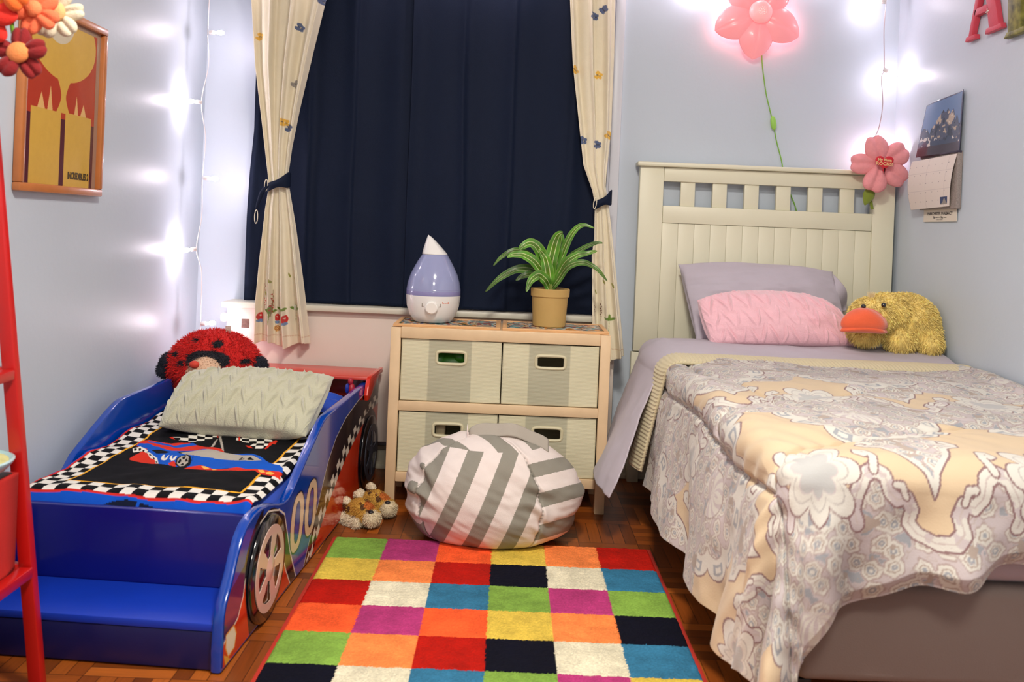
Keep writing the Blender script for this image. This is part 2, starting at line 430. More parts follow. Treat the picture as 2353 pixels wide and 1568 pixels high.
for x in (-1.12, .45): MB().tube([(x, 3.53, 2.30), (x, 3.648, 2.30)], .007, 10).to('bracket', white_gloss, rod)
CREAM = (230, 220, 194)
cream_cloth = mat('cream_cloth', attr=True, rough=.8, noise=.04, nscale=30, bump=.3, bscale=420, sheen=.15)
bf = [('b',-0.85,1.747),('y',-1.005,1.707),('g',-0.859,1.526),('b',-0.873,1.353),('y',-0.892,1.374),('b',-0.763,1.852),('b',0.293,1.836),('b',0.326,1.863),('y',0.224,1.622),('y',0.318,1.608),('b',0.268,1.352),('b',0.324,1.338),('y',0.365,1.375)]
hem = [('m',-0.959,0.61),('m',-0.893,0.607),('s',-0.892,0.574),('p',-0.807,0.618),('l',-0.916,0.635),('l',-0.874,0.644),('l',-0.823,0.648),('v',-0.921,0.76),('v',-0.851,0.783),('v',-0.828,0.767),('r',-0.942,0.733),('r',-0.939,0.678),('r',-0.913,0.694),('r',-0.912,0.672),('r',-0.876,0.696),('r',-0.914,0.65),('m',-0.856,0.605),('v',-0.938,0.711),('l',0.398,0.658),('v',0.404,0.795),('v',0.369,0.808),('v',0.341,0.767),('d',0.363,0.708),('d',0.338,0.704),('d',0.364,0.684)]
def paint_cream(me):
    P = coords(me); x, z = P[:, 0], P[:, 2]; C = np.tile(np.array(CREAM, float), (len(P), 1))
    col = {'b': (84, 98, 132), 'y': (226, 178, 74), 'g': (150, 144, 136)}
    for k, cx, cz in bf:
        a = .5+ (cx*37 % 1); dx, dz = x-cx, z-cz; X = dx*math.cos(a)+dz*math.sin(a); Z = -dx*math.sin(a)+dz*math.cos(a)
        m = ((((abs(X)-.008)/.0075)**2+((Z-.005)/.010)**2) < 1) | ((((abs(X)-.006)/.006)**2+((Z+.008)/.007)**2) < 1)
        C[m] = col[k]; C[(abs(X) < .0012) & (abs(Z) < .009)] = (60, 60, 70)
    for k, cx, cz in hem:
        dx, dz = x-cx, z-cz
        if k == 'm':
            C[((dx/.010)**2+((dz-.008)/.016)**2 < 1) & (dz > -.004)] = (196, 40, 34); C[((dx+.001)/.003)**2+((dz-.012)/.0025)**2 < 1] = (240, 225, 200)
            C[((dx/.010)**2+((dz+.009)/.006)**2 < 1)] = (110, 140, 180)
        if k == 's':
            r = np.hypot(dx, dz); C[r < .013] = (222, 176, 100); C[(abs(r-.009) < .0012) | (abs(r-.0045) < .001)] = (160, 96, 60)
        if k == 'p': C[(dx/.009)**2+(dz/.014)**2 < 1] = (196, 160, 140); C[(abs(dx) < .0012) & (abs(dz+.02) < .03)] = (150, 150, 80)
        if k == 'l':
            for sg in (-1, 0, 1):
                a = sg*1.05; X = dx*math.cos(a)-dz*math.sin(a); Z = dx*math.sin(a)+dz*math.cos(a)
                C[(X/.0048)**2+((Z-.012)/.012)**2 < 1] = (110, 140, 52)
            C[(abs(dx) < .001) & (dz < 0) & (dz > -.045)] = (130, 148, 70)
        if k == 'v': X = dx*.92+dz*.38; Z = -dx*.38+dz*.92; C[(X/.0028)**2+(Z/.010)**2 < 1] = (150, 150, 70)
        if k in 'rd':
            cc = (180, 44, 40) if k == 'r' else (110, 70, 60)
            for j in range(4): C[((dx-.0015*(-1)**j)**2+(dz-(j-1.5)*.0078)**2) < .0026**2] = cc
            C[(abs(dx) < .0006) & (abs(dz) < .03)] = (140, 120, 80)
    sem = (z < .55) & (z > .546); C[sem] = (214, 190, 160)
    setcol(me, C)
def ampL(z): return .006+.020*np.clip(np.abs(z-1.15)/.5, 0, 1)
c1 = thing('patterned_curtain', 'cream butterfly-print curtain left of the window, red mushrooms on its hem', 'curtain', (-.9, 3.46, .51))
me, _, _ = curtain_mesh([(2.3, -1.12), (1.845, -1.031), (1.592, -1.009), (1.374, -.975), (1.172, -.945), (1.122, -.939), (1.037, -.949), (.834, -.961), (.665, -.968), (.5, -.965)],
    [(2.3, -.62), (1.856, -.75), (1.652, -.792), (1.43, -.834), (1.277, -.858), (1.175, -.868), (1.125, -.863), (.974, -.832), (.773, -.798), (.51, -.757)],
    .512, 2.3, 3.455, 3.2, ampL, 180, 620, 3.1, hemf=lambda u, z: .012*np.sin(u*9))
me = solid(me, .0015); paint_cream(me); obj('panel', me, cream_cloth, c1)
c2 = thing('patterned_curtain', 'cream butterfly-print curtain gathered right of the window, its hem hanging behind the dresser', 'curtain', (.37, 3.46, .51))
me, _, _ = curtain_mesh([(2.3, .08), (1.894, .186), (1.642, .208), (1.441, .239), (1.256, .268), (1.156, .309), (1.106, .32), (.98, .322), (.903, .315), (.642, .326), (.5, .35)],
    [(2.3, .43), (1.902, .377), (1.683, .381), (1.396, .379), (1.226, .366), (1.175, .364), (1.092, .38), (.89, .413), (.638, .449), (.5, .466)],
    .512, 2.3, 3.455, 2.6, lambda z: .005+.013*np.clip(np.abs(z-1.13)/.5, 0, 1), 150, 620, .6, hemf=lambda u, z: .01*np.sin(u*7+1))
me = solid(me, .0015); paint_cream(me); obj('panel', me, cream_cloth, c2)
# tie-backs
def tieback(label, cx, cz, r, ry, tail, sgn, group):
    t = thing('curtain_tieback', label, 'curtain tieback', (cx, 3.455, cz), group)
    n, m = 48, 9; P = np.zeros((n, m, 3))
    for i in range(n):
        a = 2*PI*i/n; front = -math.sin(a)
        wz = .026+.006*math.sin(a*3)
        for j in range(m):
            f = j/(m-1)-.5
            P[i, j] = (cx+math.cos(a)*r, 3.455-math.sin(a)*ry-.003*math.cos(f*PI)*math.sin(a), cz+sgn*math.cos(a)*.018+f*2*wz*(.75+.25*math.cos(a)*sgn)+.002*math.sin(f*20))
    me = solid(grid(P, wrapu=True), .003); obj('band', me, navy, t)
    x0 = cx-r*1.0
    if tail:
        T = np.array([(x0+.004, 3.42, cz-.012), (x0-.012, 3.42, cz-.035), (x0-.026, 3.425, cz-.075), (x0-.034, 3.43, cz-.10)])
        P = np.zeros((4, 5, 3))
        for i in range(4):
            wd = [.012, .010, .007, .004][i]
            for j in range(5): P[i, j] = T[i]+np.array([(j/4-.5)*2*wd, -.003*math.sin(j/4*PI), (j/4-.5)*wd*.6])
        obj('tail', solid(grid(P), .003), navy, t)
        L = [(x0-.034+.006*math.sin(q)*1.0, 3.43, cz-.13+.026*math.cos(q)) for q in np.linspace(0, 2*PI, 17)[:-1]]
        MB().tube(L, .0016, 6, closed=True).to('loop', mat('ivory_cord', (232, 222, 196), .5), t, label='ivory cord loop')
    L = [(x0+.002+.006*math.cos(q), 3.42-.004*math.sin(q), cz-.008+.022*math.sin(q+.3)) for q in np.linspace(0, 2*PI, 17)[:-1]]
    MB().tube(L, .0016, 6, closed=True).to('hook_ring', mat('ivory_cord', (232, 222, 196), .5), t)
tieback('navy tieback around the left cream curtain, its loose tail hanging with an ivory loop', -.902, 1.135, .043, .034, True, 1, 'navy curtain tiebacks')
tieback('short navy tieback cinching the right cream curtain beside the window trim', .352, 1.118, .034, .026, False, 1, 'navy curtain tiebacks')
# ================================================================ STORAGE UNIT WITH BINS
wood = mat('pale_pine', (224, 194, 154), .45, noise=.09, nscale=14, bump=.06, bscale=90)
sh = thing('storage_shelf', 'pale pine storage shelf with two tiers, standing in front of the radiator cover', 'shelf', (-.02, 3.3, 0))
DX0, DX1, DY0, DY1 = -.408, .372, 3.155, 3.43
for x0, x1 in ((DX0, DX0+.036), (DX1-.036, DX1)):
    for y0, y1 in ((DY0, DY0+.036), (DY1-.036, DY1)):
        MB().box(x0, x1, y0, y1, 0, .634, .003).to('post', wood, sh)
for x0 in (DX0+.008, DX1-.020):
    MB().box(x0, x0+.012, DY0+.036, DY1-.036, .09, .625, .002).to('side_panel', wood, sh)
for z0, z1 in ((.596, .636), (.340, .374), (.088, .122)):
    MB().box(DX0+.036, DX1-.036, DY0+.001, DY0+.022, z0, z1, .003).to('front_rail', wood, sh)
MB().box(DX0+.036, DX1-.036, DY0+.022, DY1, .612, .634, .002).to('top', wood, sh)
MB().box(DX0+.036, DX1-.036, DY0+.022, DY1, .343, .358, .002).to('shelf_board', wood, sh)
MB().box(DX0+.036, DX1-.036, DY0+.022, DY1, .098, .112, .002).to('shelf_board', wood, sh)
MB().box(DX0+.036, DX1-.036, DY1-.006, DY1-.001, .112, .612, .001).to('back_panel', wood, sh)
def bin_mat():
    m = bpy.data.materials.new('bin_mesh_fabric'); m.use_nodes = True; nt = m.node_tree; L = nt.links; b = nt.nodes['Principled BSDF']
    a = nt.nodes.new('ShaderNodeAttribute'); a.attribute_name = 'Col'
    tc = nt.nodes.new('ShaderNodeTexCoord')
    wv = nt.nodes.new('ShaderNodeTexWave'); wv.bands_direction = 'Z'; wv.inputs['Scale'].default_value = 70; wv.inputs['Distortion'].default_value = .6; wv.inputs['Detail'].default_value = 2
    L.new(tc.outputs['Object'], wv.inputs['Vector'])
    n = nt.nodes.new('ShaderNodeTexNoise'); n.inputs['Scale'].default_value = 7; L.new(tc.outputs['Object'], n.inputs['Vector'])
    mr = nt.nodes.new('ShaderNodeMapRange'); mr.inputs[3].default_value = .92; mr.inputs[4].default_value = 1.04; L.new(wv.outputs['Fac'], mr.inputs[0])
    m2 = nt.nodes.new('ShaderNodeMapRange'); m2.inputs[3].default_value = .88; m2.inputs[4].default_value = 1.1; L.new(n.outputs['Fac'], m2.inputs[0])
    mm = nt.nodes.new('ShaderNodeMath'); mm.operation = 'MULTIPLY'; L.new(mr.outputs[0], mm.inputs[0]); L.new(m2.outputs[0], mm.inputs[1])
    v = nt.nodes.new('ShaderNodeVectorMath'); v.operation = 'SCALE'; L.new(a.outputs['Color'], v.inputs[0]); L.new(mm.outputs[0], v.inputs['Scale'])
    L.new(v.outputs[0], b.inputs['Base Color']); b.inputs['Roughness'].default_value = .7
    bp = nt.nodes.new('ShaderNodeBump'); bp.inputs['Strength'].default_value = .3; bp.inputs['Distance'].default_value = .001; L.new(wv.outputs['Fac'], bp.inputs['Height']); L.new(bp.outputs[0], b.inputs['Normal'])
    return m
BINM = bin_mat()
def make_bin(x0, x1, z0, z1, label, hand_dz=0):
    t = thing('storage_bin', label, 'storage bin', ((x0+x1)/2, 3.17, z0), 'fabric bins in the pine shelf')
    y0, y1 = DY0+.012, DY1-.014; cx = (x0+x1)/2; hw, hh = .046, .0165; cz = z0+(z1-z0)*.715
    # front with a real slot: grid of cells, minus the slot
    xs = np.unique(np.concatenate([np.linspace(x0+.002, x1-.002, 80), [cx-hw, cx+hw]])); zs = np.unique(np.concatenate([np.linspace(z0, z1, 60), [cz-hh, cz+hh]]))
    P = np.zeros((len(xs), len(zs), 3)); P[..., 0] = xs[:, None]; P[..., 2] = zs[None, :]
    uu = (xs-x0)/(x1-x0); vv = (zs-z0)/(z1-z0)
    P[..., 1] = y0+.0025*np.sin(uu[:, None]*5+z0*9)*np.sin(vv[None, :]*4)+.001
    me = grid(P, flip=False); bm = bmesh.new(); bm.from_mesh(me)
    ds = [f for f in bm.faces if abs(f.calc_center_median().x-cx) < hw and abs(f.calc_center_median().z-cz) < hh]
    bmesh.ops.delete(bm, geom=ds, context='FACES'); bm.to_mesh(me); bm.free()
    me = solid(me, .003, 1)
    def paint(me):
        Q = coords(me); C = np.tile(np.array((214, 208, 176), float), (len(Q), 1)); m = np.abs(Q[:, 0]-cx+.004) < (x1-x0)*.21
        C[m] = (182, 178, 152); setcol(me, C)
    paint(me); obj('front', me, BINM, t)
    mb = MB()
    mb.box(x0+.001, x0+.004, y0+.004, y1, z0, z1); mb.box(x1-.004, x1-.001, y0+.004, y1, z0, z1); mb.box(x0+.001, x1-.001, y1-.003, y1, z0, z1); mb.box(x0+.001, x1-.001, y0+.004, y1, z0, z0+.003)
    me = mb.mesh(); paint(me); obj('body', me, BINM, t, False)
    # grip surround
    n = 40; pts = []
    L = []
    for q in range(n):
        a = 2*PI*q/n; c, s = math.cos(a), math.sin(a); L.append((cx+(hw+.006)*math.copysign(abs(c)**.35, c), y0-.001, cz+(hh+.006)*math.copysign(abs(s)**.35, s)))
    MB().tube(L, .0058, 8, closed=True).to('grip', mat('bin_grip', (206, 198, 164), .5), t)
    return t
mid = (DX0+DX1)/2
X0, X1 = DX0+.038, DX1-.038
b1 = make_bin(X0, mid+.006, .376, .594, 'cream fabric bin in the upper tier, left half, green toy showing through its slot')
b2 = make_bin(mid+.008, X1, .376, .592, 'cream fabric bin in the upper tier, right half, dark inside its slot')
b3 = make_bin(X0, mid+.001, .123, .336, 'cream fabric bin in the lower tier, left half, partly behind the beanbag')
b4 = make_bin(mid+.003, X1, .123, .336, 'cream fabric bin in the lower tier, right half, behind the top right of the beanbag')
# things glimpsed inside bins
tag(MB().ell((-.195, 3.28, .50), (.10, .07, .055)).ell((-.24, 3.26, .50), (.04, .05, .06)).ell((-.16, 3.24, .525), (.035, .03, .03)).to('toy', mat('green_plastic', (60, 130, 30), .4)), 'green plastic toy seen through the slot of the upper left bin', 'toy')
tag(MB().box(-.24, -.205, 3.20, 3.30, .20, .29, .006).to('small_box', mat('paper_tan', (196, 178, 140), .6)), 'pale tan box edge seen through the slot of the lower left bin', 'box')
# ================================================================ PUZZLES
def puzzle(x0, x1, label, seed, yaw):
    t = thing('jigsaw_puzzle', label, 'puzzle', ((x0+x1)/2, 3.3, .636), 'wooden tray puzzles on the shelf')
    y0, y1 = 3.165, 3.425; z = .6365
    fr = mat('puzzle_frame', (226, 176, 122), .5, noise=.08, nscale=25)
    MB().box(x0, x1, y0, y1, z, z+.003).to('tray', fr, t, False)
    for a in ((x0, x1, y0, y0+.016), (x0, x1, y1-.016, y1), (x0, x0+.016, y0+.016, y1-.016), (x1-.016, x1, y0+.016, y1-.016)):
        MB().box(*a, z+.003, z+.009, .0012).to('rim', fr, t)
    nx, ny = 5, 4; rs = random.Random(seed)
    nu, nv = 130, 100
    u = np.linspace(0, 1, nu)[:, None]; v = np.linspace(0, 1, nv)[None, :]; xx = x0+.017+(x1-x0-.034)*u+0*v; yy = y0+.017+(y1-y0-.034)*v+0*u
    sx = u*nx+.10*np.sin(v*ny*2*PI); sy = v*ny+.10*np.sin(u*nx*2*PI)
    g = (np.abs((sx+.5) % 1-.5) < .03) | (np.abs((sy+.5) % 1-.5) < .03)
    pal = np.array([(60, 110, 70), (200, 90, 50), (50, 80, 140), (220, 200, 150), (150, 60, 60), (90, 150, 150), (214, 206, 196), (226, 150, 60), (40, 60, 40)], float)
    k = (np.floor((fbm(xx*26, yy*26, 0, seed, 3)+1.8)*3.2)).astype(int) % len(pal)
    C = pal[k]; C[g] = (50, 44, 40)
    P = np.stack([xx, yy, z+.0065-.0008*g], -1); me = grid(P); setcol(me, C)
    obj('picture', me, mat('puzzle_print', attr=True, rough=.35), t)
puzzle(-.402, -.022, 'wooden framed jigsaw puzzle under the humidifier', 3, 0)
puzzle(-.014, .366, 'wooden framed jigsaw puzzle under the plant pot', 8, 0)
# ================================================================ HUMIDIFIER
hx, hy, hz = -.275, 3.30, .6435
hm = thing('humidifier', 'white and translucent lilac teardrop humidifier standing on the left puzzle', 'humidifier', (hx, hy, hz))
wp = mat('white_plastic', (232, 230, 226), .22, coat=.4)
MB().lathe([(0, 0), (.058, 0), (.070, .004), (.086, .028), (.0965, .06), (.1005, .092), (.1005, .1), (.0, .1)], (hx, hy, hz), 64).to('base', wp, hm)
tank = [(.1, .1), (.1005, .1015), (.100, .12), (.096, .145), (.087, .175), (.075, .20), (.062, .224), (.050, .243), (.0462, .249), (0, .249)]
MB().lathe(tank, (hx, hy, hz), 64).to('water_tank', mat('lilac_tank', (158, 164, 204), .12, coat=.5, trans=.15, sss=0), hm, label='translucent lilac tank')
MB().lathe([(.1003, .101), (.1008, .103), (.0998, .122), (.099, .123)], (hx, hy, hz), 64).to('water_line', mat('lilac_dark', (136, 132, 178), .15, coat=.5), hm)
# slanted beak cap
nr, ns = 22, 48; P = np.zeros((nr, ns, 3))
for i in range(nr):
    f = i/(nr-1); ht = .249+f*.066; r = .0475-.0385*f**1.12; off = -.019*f
    for j in range(ns):
        a = 2*PI*j/ns; P[i, j] = (hx+off+r*math.cos(a), hy+r*math.sin(a)*(1-.1*f), hz+ht+.006*f*(-math.cos(a)))
me = grid(P, wrapv=True); bm = bmesh.new(); bm.from_mesh(me); bmesh.ops.holes_fill(bm, edges=[e for e in bm.edges if e.is_boundary]); bmesh.ops.recalc_face_normals(bm, faces=bm.faces); bm.to_mesh(me); bm.free()
obj('mist_cap', me, wp, hm)
Mk = Matrix.Translation((hx+.004, hy-.0905, hz+.062)) @ Matrix.Rotation(PI/2+.13, 4, 'X')
mb = MB(); mb.lathe([(0, .020), (.019, .020), (.0225, .017), (.0235, 0), (0, 0)], seg=40, M=Mk); mb.to('dial', mat('dial_white', (240, 238, 232), .2, coat=.5), hm)
def kx(dx, dz, d=.0): 
    r = .0975+d; x = hx+dx; return Matrix.Translation((x, hy-math.sqrt(max(r*r-dx*dx, 0)), hz+dz)) @ Matrix.Rotation(math.asin(dx/r), 4, 'Z') @ Matrix.Rotation(PI/2, 4, 'X')
gr = mat('grey_print', (150, 140, 130), .5)
put_text('brand_mark', 'Crane', .011, kx(.052, .078, .0005), mat('orange_print', (222, 104, 60), .5), hm, .0004, .0002)
for dx in (-.030, .034):
    put_text('dial_marks', '[' if dx < 0 else ']', .03, kx(dx, .078, .0004), gr, hm, .0003)
# ================================================================ POTTED PLANT
px, py, pz = .157, 3.31, .6435
pp = thing('potted_plant', 'leafy striped spider-like plant in a tan plastic pot on the right puzzle', 'potted plant', (px, py, pz))
tan = mat('tan_pot', (190, 156, 92), .5, noise=.05, nscale=18)
MB().lathe([(0, 0), (.057, 0), (.0605, .003), (.0665, .108), (.0715, .112), (.0725, .138), (.070, .1405), (.066, .1395), (.064, .115), (0, .115)], (px, py, pz), 56).to('pot', tan, pp)
MB().lathe([(0, .121), (.05, .120), (.0645, .116)], (px, py, pz), 30).to('soil', mat('soil', (50, 36, 24), .9, noise=.4, nscale=80, bump=.8, bscale=120), pp)
MB().tube([(px, py, pz+.115), (px+.002, py, pz+.15), (px-.002, py, pz+.19)], [.009, .008, .005], 10).to('stem', mat('stem_green', (120, 130, 50), .6), pp)
leafm = mat('leaf_striped', attr=True, rough=.38, sheen=.0, noise=.06, nscale=30)
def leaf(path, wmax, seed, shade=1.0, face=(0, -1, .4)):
    """path of (dx,dy,dz) control points -> ribbon with pale midstripes, v fold"""
    C = np.array(path, float); n = 40; t = np.linspace(0, 1, n)
    k = len(C); ct = np.linspace(0, 1, k)
    # smooth interpolation (Catmull-Rom)
    pts = []
    for s in t:
        f = s*(k-1); i = min(int(f), k-2); f -= i
        p0, p1, p2, p3 = C[max(i-1, 0)], C[i], C[i+1], C[min(i+2, k-1)]
        pts.append(.5*((2*p1)+(-p0+p2)*f+(2*p0-5*p1+4*p2-p3)*f*f+(-p0+3*p1-3*p2+p3)*f**3))
    pts = np.array(pts); T = np.gradient(pts, axis=0); T /= np.linalg.norm(T, axis=1, keepdims=True)
    up = np.array(face, float); up /= np.linalg.norm(up)
    W = wmax*np.sin(np.clip(t*.93+.07, 0, 1)**.8*PI)**.75+.0008
    wmax *= 1.3; W = W*1.3; m = 25; P = np.zeros((n, m, 3)); Cc = np.zeros((n, m, 3))
    for i in range(n):
        S_ = np.cross(T[i], up); S_ /= np.linalg.norm(S_); N_ = np.cross(S_, T[i])
        for j in range(m):
            q = j/(m-1)*2-1; P[i, j] = np.array([px, py, pz])+pts[i]+S_*W[i]*q-N_*W[i]*.28*(1-abs(q))+N_*.0015*math.sin(i*.7+seed+q)
            g = np.array((84, 122, 30), float) if abs(q) < .28 else (np.array((84, 140, 40), float))
            if .28 < abs(q) < .40: g = np.array((222, 226, 168), float)
            if abs(q) > .9: g = np.array((110, 150, 60), float)
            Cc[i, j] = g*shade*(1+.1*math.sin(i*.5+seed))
    me = grid(P); setcol(me, np.clip(Cc, 0, 255)); me = solid(me, .0008)
    return obj('leaf', me, leafm, pp)
B = (0, 0, .13)
leaf([B, (.015, 0, .20), (.04, .0, .27), (.07, -.01, .345), (.108, -.02, .38), (.15, -.02, .370)], .010, 1)
leaf([B, (.02, .01, .19), (.06, .02, .25), (.11, .01, .29), (.16, 0, .315), (.187, 0, .316)], .008, 2, .75)
leaf([B, (.02, -.01, .17), (.05, -.03, .235), (.09, -.04, .268), (.13, -.04, .278), (.165, -.03, .287)], .0115, 3, .95)
leaf([B, (.025, -.02, .17), (.06, -.04, .225), (.11, -.05, .243), (.16, -.05, .225), (.205, -.05, .178)], .0095, 4, .8)
leaf([B, (-.005, -.01, .22), (.005, -.02, .29), (.018, -.03, .335), (.035, -.05, .350)], .018, 5)
leaf([B, (.008, 0, .20), (.02, .0, .28), (.03, .01, .33), (.024, .0, .35)], .016, 6, .9)
leaf([B, (-.015, -.01, .20), (-.04, -.02, .27), (-.075, -.03, .306), (-.11, -.04, .293), (-.118, -.04, .28)], .0155, 7)
leaf([B, (-.01, -.02, .19), (-.025, -.03, .25), (-.05, -.04, .285)], .017, 8, 1.05)
leaf([B, (-.02, -.01, .18), (-.06, -.03, .235), (-.10, -.04, .26), (-.14, -.05, .262), (-.165, -.05, .250)], .014, 9, 1.05)
leaf([B, (-.02, .01, .19), (-.08, .02, .26), (-.14, .01, .275), (-.185, .0, .25), (-.215, 0, .215)], .0085, 10, .8)
leaf([B, (-.02, .01, .165), (-.07, .01, .205), (-.13, .0, .205), (-.19, -.01, .17), (-.24, -.01, .118)], .013, 11, .75)
leaf([B, (-.015, -.02, .165), (-.045, -.045, .19), (-.075, -.065, .17), (-.09, -.07, .128)], .0145, 13, .95)
leaf([B, (-.015, -.0, .16), (-.06, -.01, .19), (-.10, -.02, .185), (-.13, -.02, .165)], .012, 14, .6)
leaf([B, (.015, .02, .18), (.04, .03, .24), (.05, .03, .29)], .011, 15, .5)
leaf([B, (.02, .01, .16), (.035, .0, .19), (.06, -.01, .23)], .010, 16, .55)
# ================================================================ RACING CAR BED
BP = np.array((-.59, 1.945)); BT = math.radians(3.7); bc, bs = math.cos(BT), math.sin(BT)
def BW(u, off, z):
    """bed coordinates (along, across, height) to world"""
    return (BP[0]+u*bs+off*bc, BP[1]+u*bc-off*bs, z)
BM_ = Matrix(((bc, bs, 0, BP[0]), (-bs, bc, 0, BP[1]), (0, 0, 1, 0), (0, 0, 0, 1)))   # local (off,u,z)
BWID = .665
bed = thing('racing_car_bed', 'blue toddler bed shaped like a race car with number 00 on its side', 'bed', (-.9, 2.7, 0))
blue = mat('blue_lacquer', (4, 62, 160), .16, coat=.6, noise=.05, nscale=6)
dblue = mat('deep_blue_lacquer', (8, 16, 112), .30, coat=.25, noise=.08, nscale=5)
redl = mat('red_lacquer', (212, 44, 26), .22, coat=.5)
prof = [(0, .004), (-.004, .05), (0, .115), (.012, .150), (.035, .178), (.055, .205), (.075, .238), (.10, .268), (.13, .287), (.17, .297), (.22, .298), (.27, .291), (.315, .280), (.36, .266), (.40, .257), (.44, .257), (.48, .270), (.53, .293), (.64, .345), (.72, .380), (.765, .396), (.80, .402), (.90, .404), (1.03, .405), (1.25, .408), (1.42, .412), (1.53, .405), (1.555, .35), (1.555, .004)]
PU = np.array([p[0] for p in prof]); PZ = np.array([p[1] for p in prof])
def topz(u): return np.interp(u, PU[2:-1], PZ[2:-1])
def side_panel(off0, th, name='side_panel'):
    mb = MB(); M = BM_ @ Matrix(((0, 0, 1, off0), (1, 0, 0, 0), (0, 1, 0, 0), (0, 0, 0, 1)))
    mb.prism([p for p in prof], th, M, bev=.006); return mb.to(name, blue, bed)
rside = side_panel(-.026, .026)
lprof = [(u, z) for u, z in prof if u > .09]; 
mb = MB(); M = BM_ @ Matrix(((0, 0, 1, -BWID), (1, 0, 0, 0), (0, 1, 0, 0), (0, 0, 0, 1)))
mb.prism([(.09, .004)]+[(u, z+(.02 if .5 < u < 1.6 and z > .2 else 0)) for u, z in lprof], .022, M, bev=.005); mb.to('side_panel', blue, bed)
def bbox(u0, u1, o0, o1, z0, z1, bev=.003):
    return MB().box(o0, o1, u0, u1, z0, z1, bev, BM_)
bbox(.20, .222, -BWID+.022, -.026, .004, .281).to('front_board', dblue, bed)
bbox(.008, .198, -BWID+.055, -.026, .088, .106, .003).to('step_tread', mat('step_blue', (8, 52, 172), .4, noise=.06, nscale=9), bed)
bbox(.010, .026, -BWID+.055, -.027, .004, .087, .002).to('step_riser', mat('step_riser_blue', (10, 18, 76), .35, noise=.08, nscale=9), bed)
bbox(.222, 1.50, -BWID+.024, -.028, .12, .14, .003).to('slat_base', dblue, bed)
bbox(1.50, 1.52, -BWID+.022, -.026, .004, .42, .003).to('rear_board', redl, bed)
# mattress with blue fitted sheet
bbox(.226, 1.485, -BWID+.030, -.032, .141, .279, .03).to('mattress', mat('sheet_blue', (14, 72, 190), .7, noise=.1, nscale=7, bump=.15, bscale=30, sheen=.2), bed)
# spoiler
n = 24; P = np.zeros((n, 2, 3))
mb = MB(); mb.box(-BWID+.01, .018, 1.33, 1.535, .418, .434, .006, BM_); mb.to('spoiler', mat('spoiler_red', (206, 66, 52), .35, coat=.2), bed)
# curved red end lip of the spoiler
lip = [(1.28, .375), (1.29, .40), (1.305, .425), (1.33, .437), (1.45, .440), (1.54, .438), (1.50, .425), (1.42, .40), (1.36, .37), (1.32, .352), (1.29, .355)]
MB().prism(lip, .016, BM_ @ Matrix(((0, 0, 1, .002), (1, 0, 0, 0), (0, 1, 0, 0), (0, 0, 0, 1))), bev=.004).to('spoiler_end', redl, bed)
# graphic on the right side
nu_, nz_ = 640, 170
ug = np.linspace(.004, 1.545, nu_)[:, None]; tg = np.linspace(0, 1, nz_)[None, :]
zt = np.interp(ug, PU[2:-1], PZ[2:-1])-.006; zt = np.where(ug < .005, .11, zt)
Zg = .012+(zt-.012)*tg; Ug = ug+0*tg
BLUE = (6, 62, 158); BLK = (14, 16, 30); RED = (206, 52, 22); WHT = (232, 222, 206); CRM = (226, 200, 168); YEL = (230, 170, 60)
C = np.tile(np.array(BLUE, float), (nu_, nz_, 1))
rw = np.hypot(Ug-.270, Zg-.125)
white1 = [(.215, .262), (.27, .272), (.308, .263), (.357, .250), (.404, .224), (.419, .195), (.465, .104), (.527, .014)]
white2 = [(.408, .105), (.436, .062), (.476, .014)]
w3 = [(.600, .010), (.614, .026), (.661, .078), (.736, .154), (.782, .205), (.829, .253), (.91, .305), (1.03, .345), (1.2, .37), (1.45, .385)]
hi = [(.62, .01), (.665, .052), (.715, .102), (.808, .150), (.873, .185), (.967, .228), (1.05, .262), (1.26, .305), (1.46, .335), (1.6, .34)]
lo = [(.66, .005), (.682, .018), (.749, .058), (.834, .108), (.91, .143), (.975, .173), (1.051, .205), (1.26, .262), (1.46, .293), (1.6, .30)]
def cur(L): return np.interp(Ug, [p[0] for p in L], [p[1] for p in L])
C[(Zg < cur(w3)) & (Zg >= cur(hi)) & (Ug > .6)] = BLK
C[(Zg < cur(hi)) & (Ug > .62)] = BLK
al = (Ug+Zg*.55)
row = np.floor((Zg-cur(lo))/np.maximum((cur(hi)-cur(lo)), 1e-3)*2)
ck = (Zg < cur(hi)) & (Zg >= cur(lo)) & (Ug > .63)
C[ck & ((np.floor(al/.042)+row) % 2 == 0)] = WHT
C[(Zg < cur(lo)) & (Ug > .66)] = RED
C[(rw < .150) & (Ug < .5)] = BLK
C[(Ug < .235) & (Zg > .07) & (rw < .17)] = BLK
C[inpoly(Ug, Zg, [(.29, .265), (.404, .222), (.419, .195), (.465, .104), (.527, .012), (.3, .012)]) & (rw > .12)] = BLK
C[inpoly(Ug, Zg, white2+[(.30, .012)])] = RED
for L, wd in ((white1, .0022), (white2, .002), (w3, .0016)): C[polydist(Ug, Zg, L) < wd] = WHT
nose = [(.125, .16), (.115, .125), (.086, .088), (.05, .076), (.004, .066)]
C[(Ug < .15) & inpoly(Ug, Zg, [(.0, .075), (.05, .079), (.09, .092), (.115, .125), (.125, .20), (0, .16)])] = (24, 40, 84)
C[inpoly(Ug, Zg, nose+[(.0, .0), (.17, .0), (.135, .10)])] = RED
C[polydist(Ug, Zg, nose) < .0024] = WHT
hl = [(.018, .078), (.062, .080), (.078, .056), (.070, .030), (.036, .026), (.020, .05)]
C[polydist(Ug, Zg, hl, True) < .004] = (236, 150, 40); C[inpoly(Ug, Zg, hl)] = (236, 226, 196)
C[inpoly(Ug, Zg, [(.008, .04), (.030, .026), (.05, .012), (.02, .010)])] = (226, 166, 60)
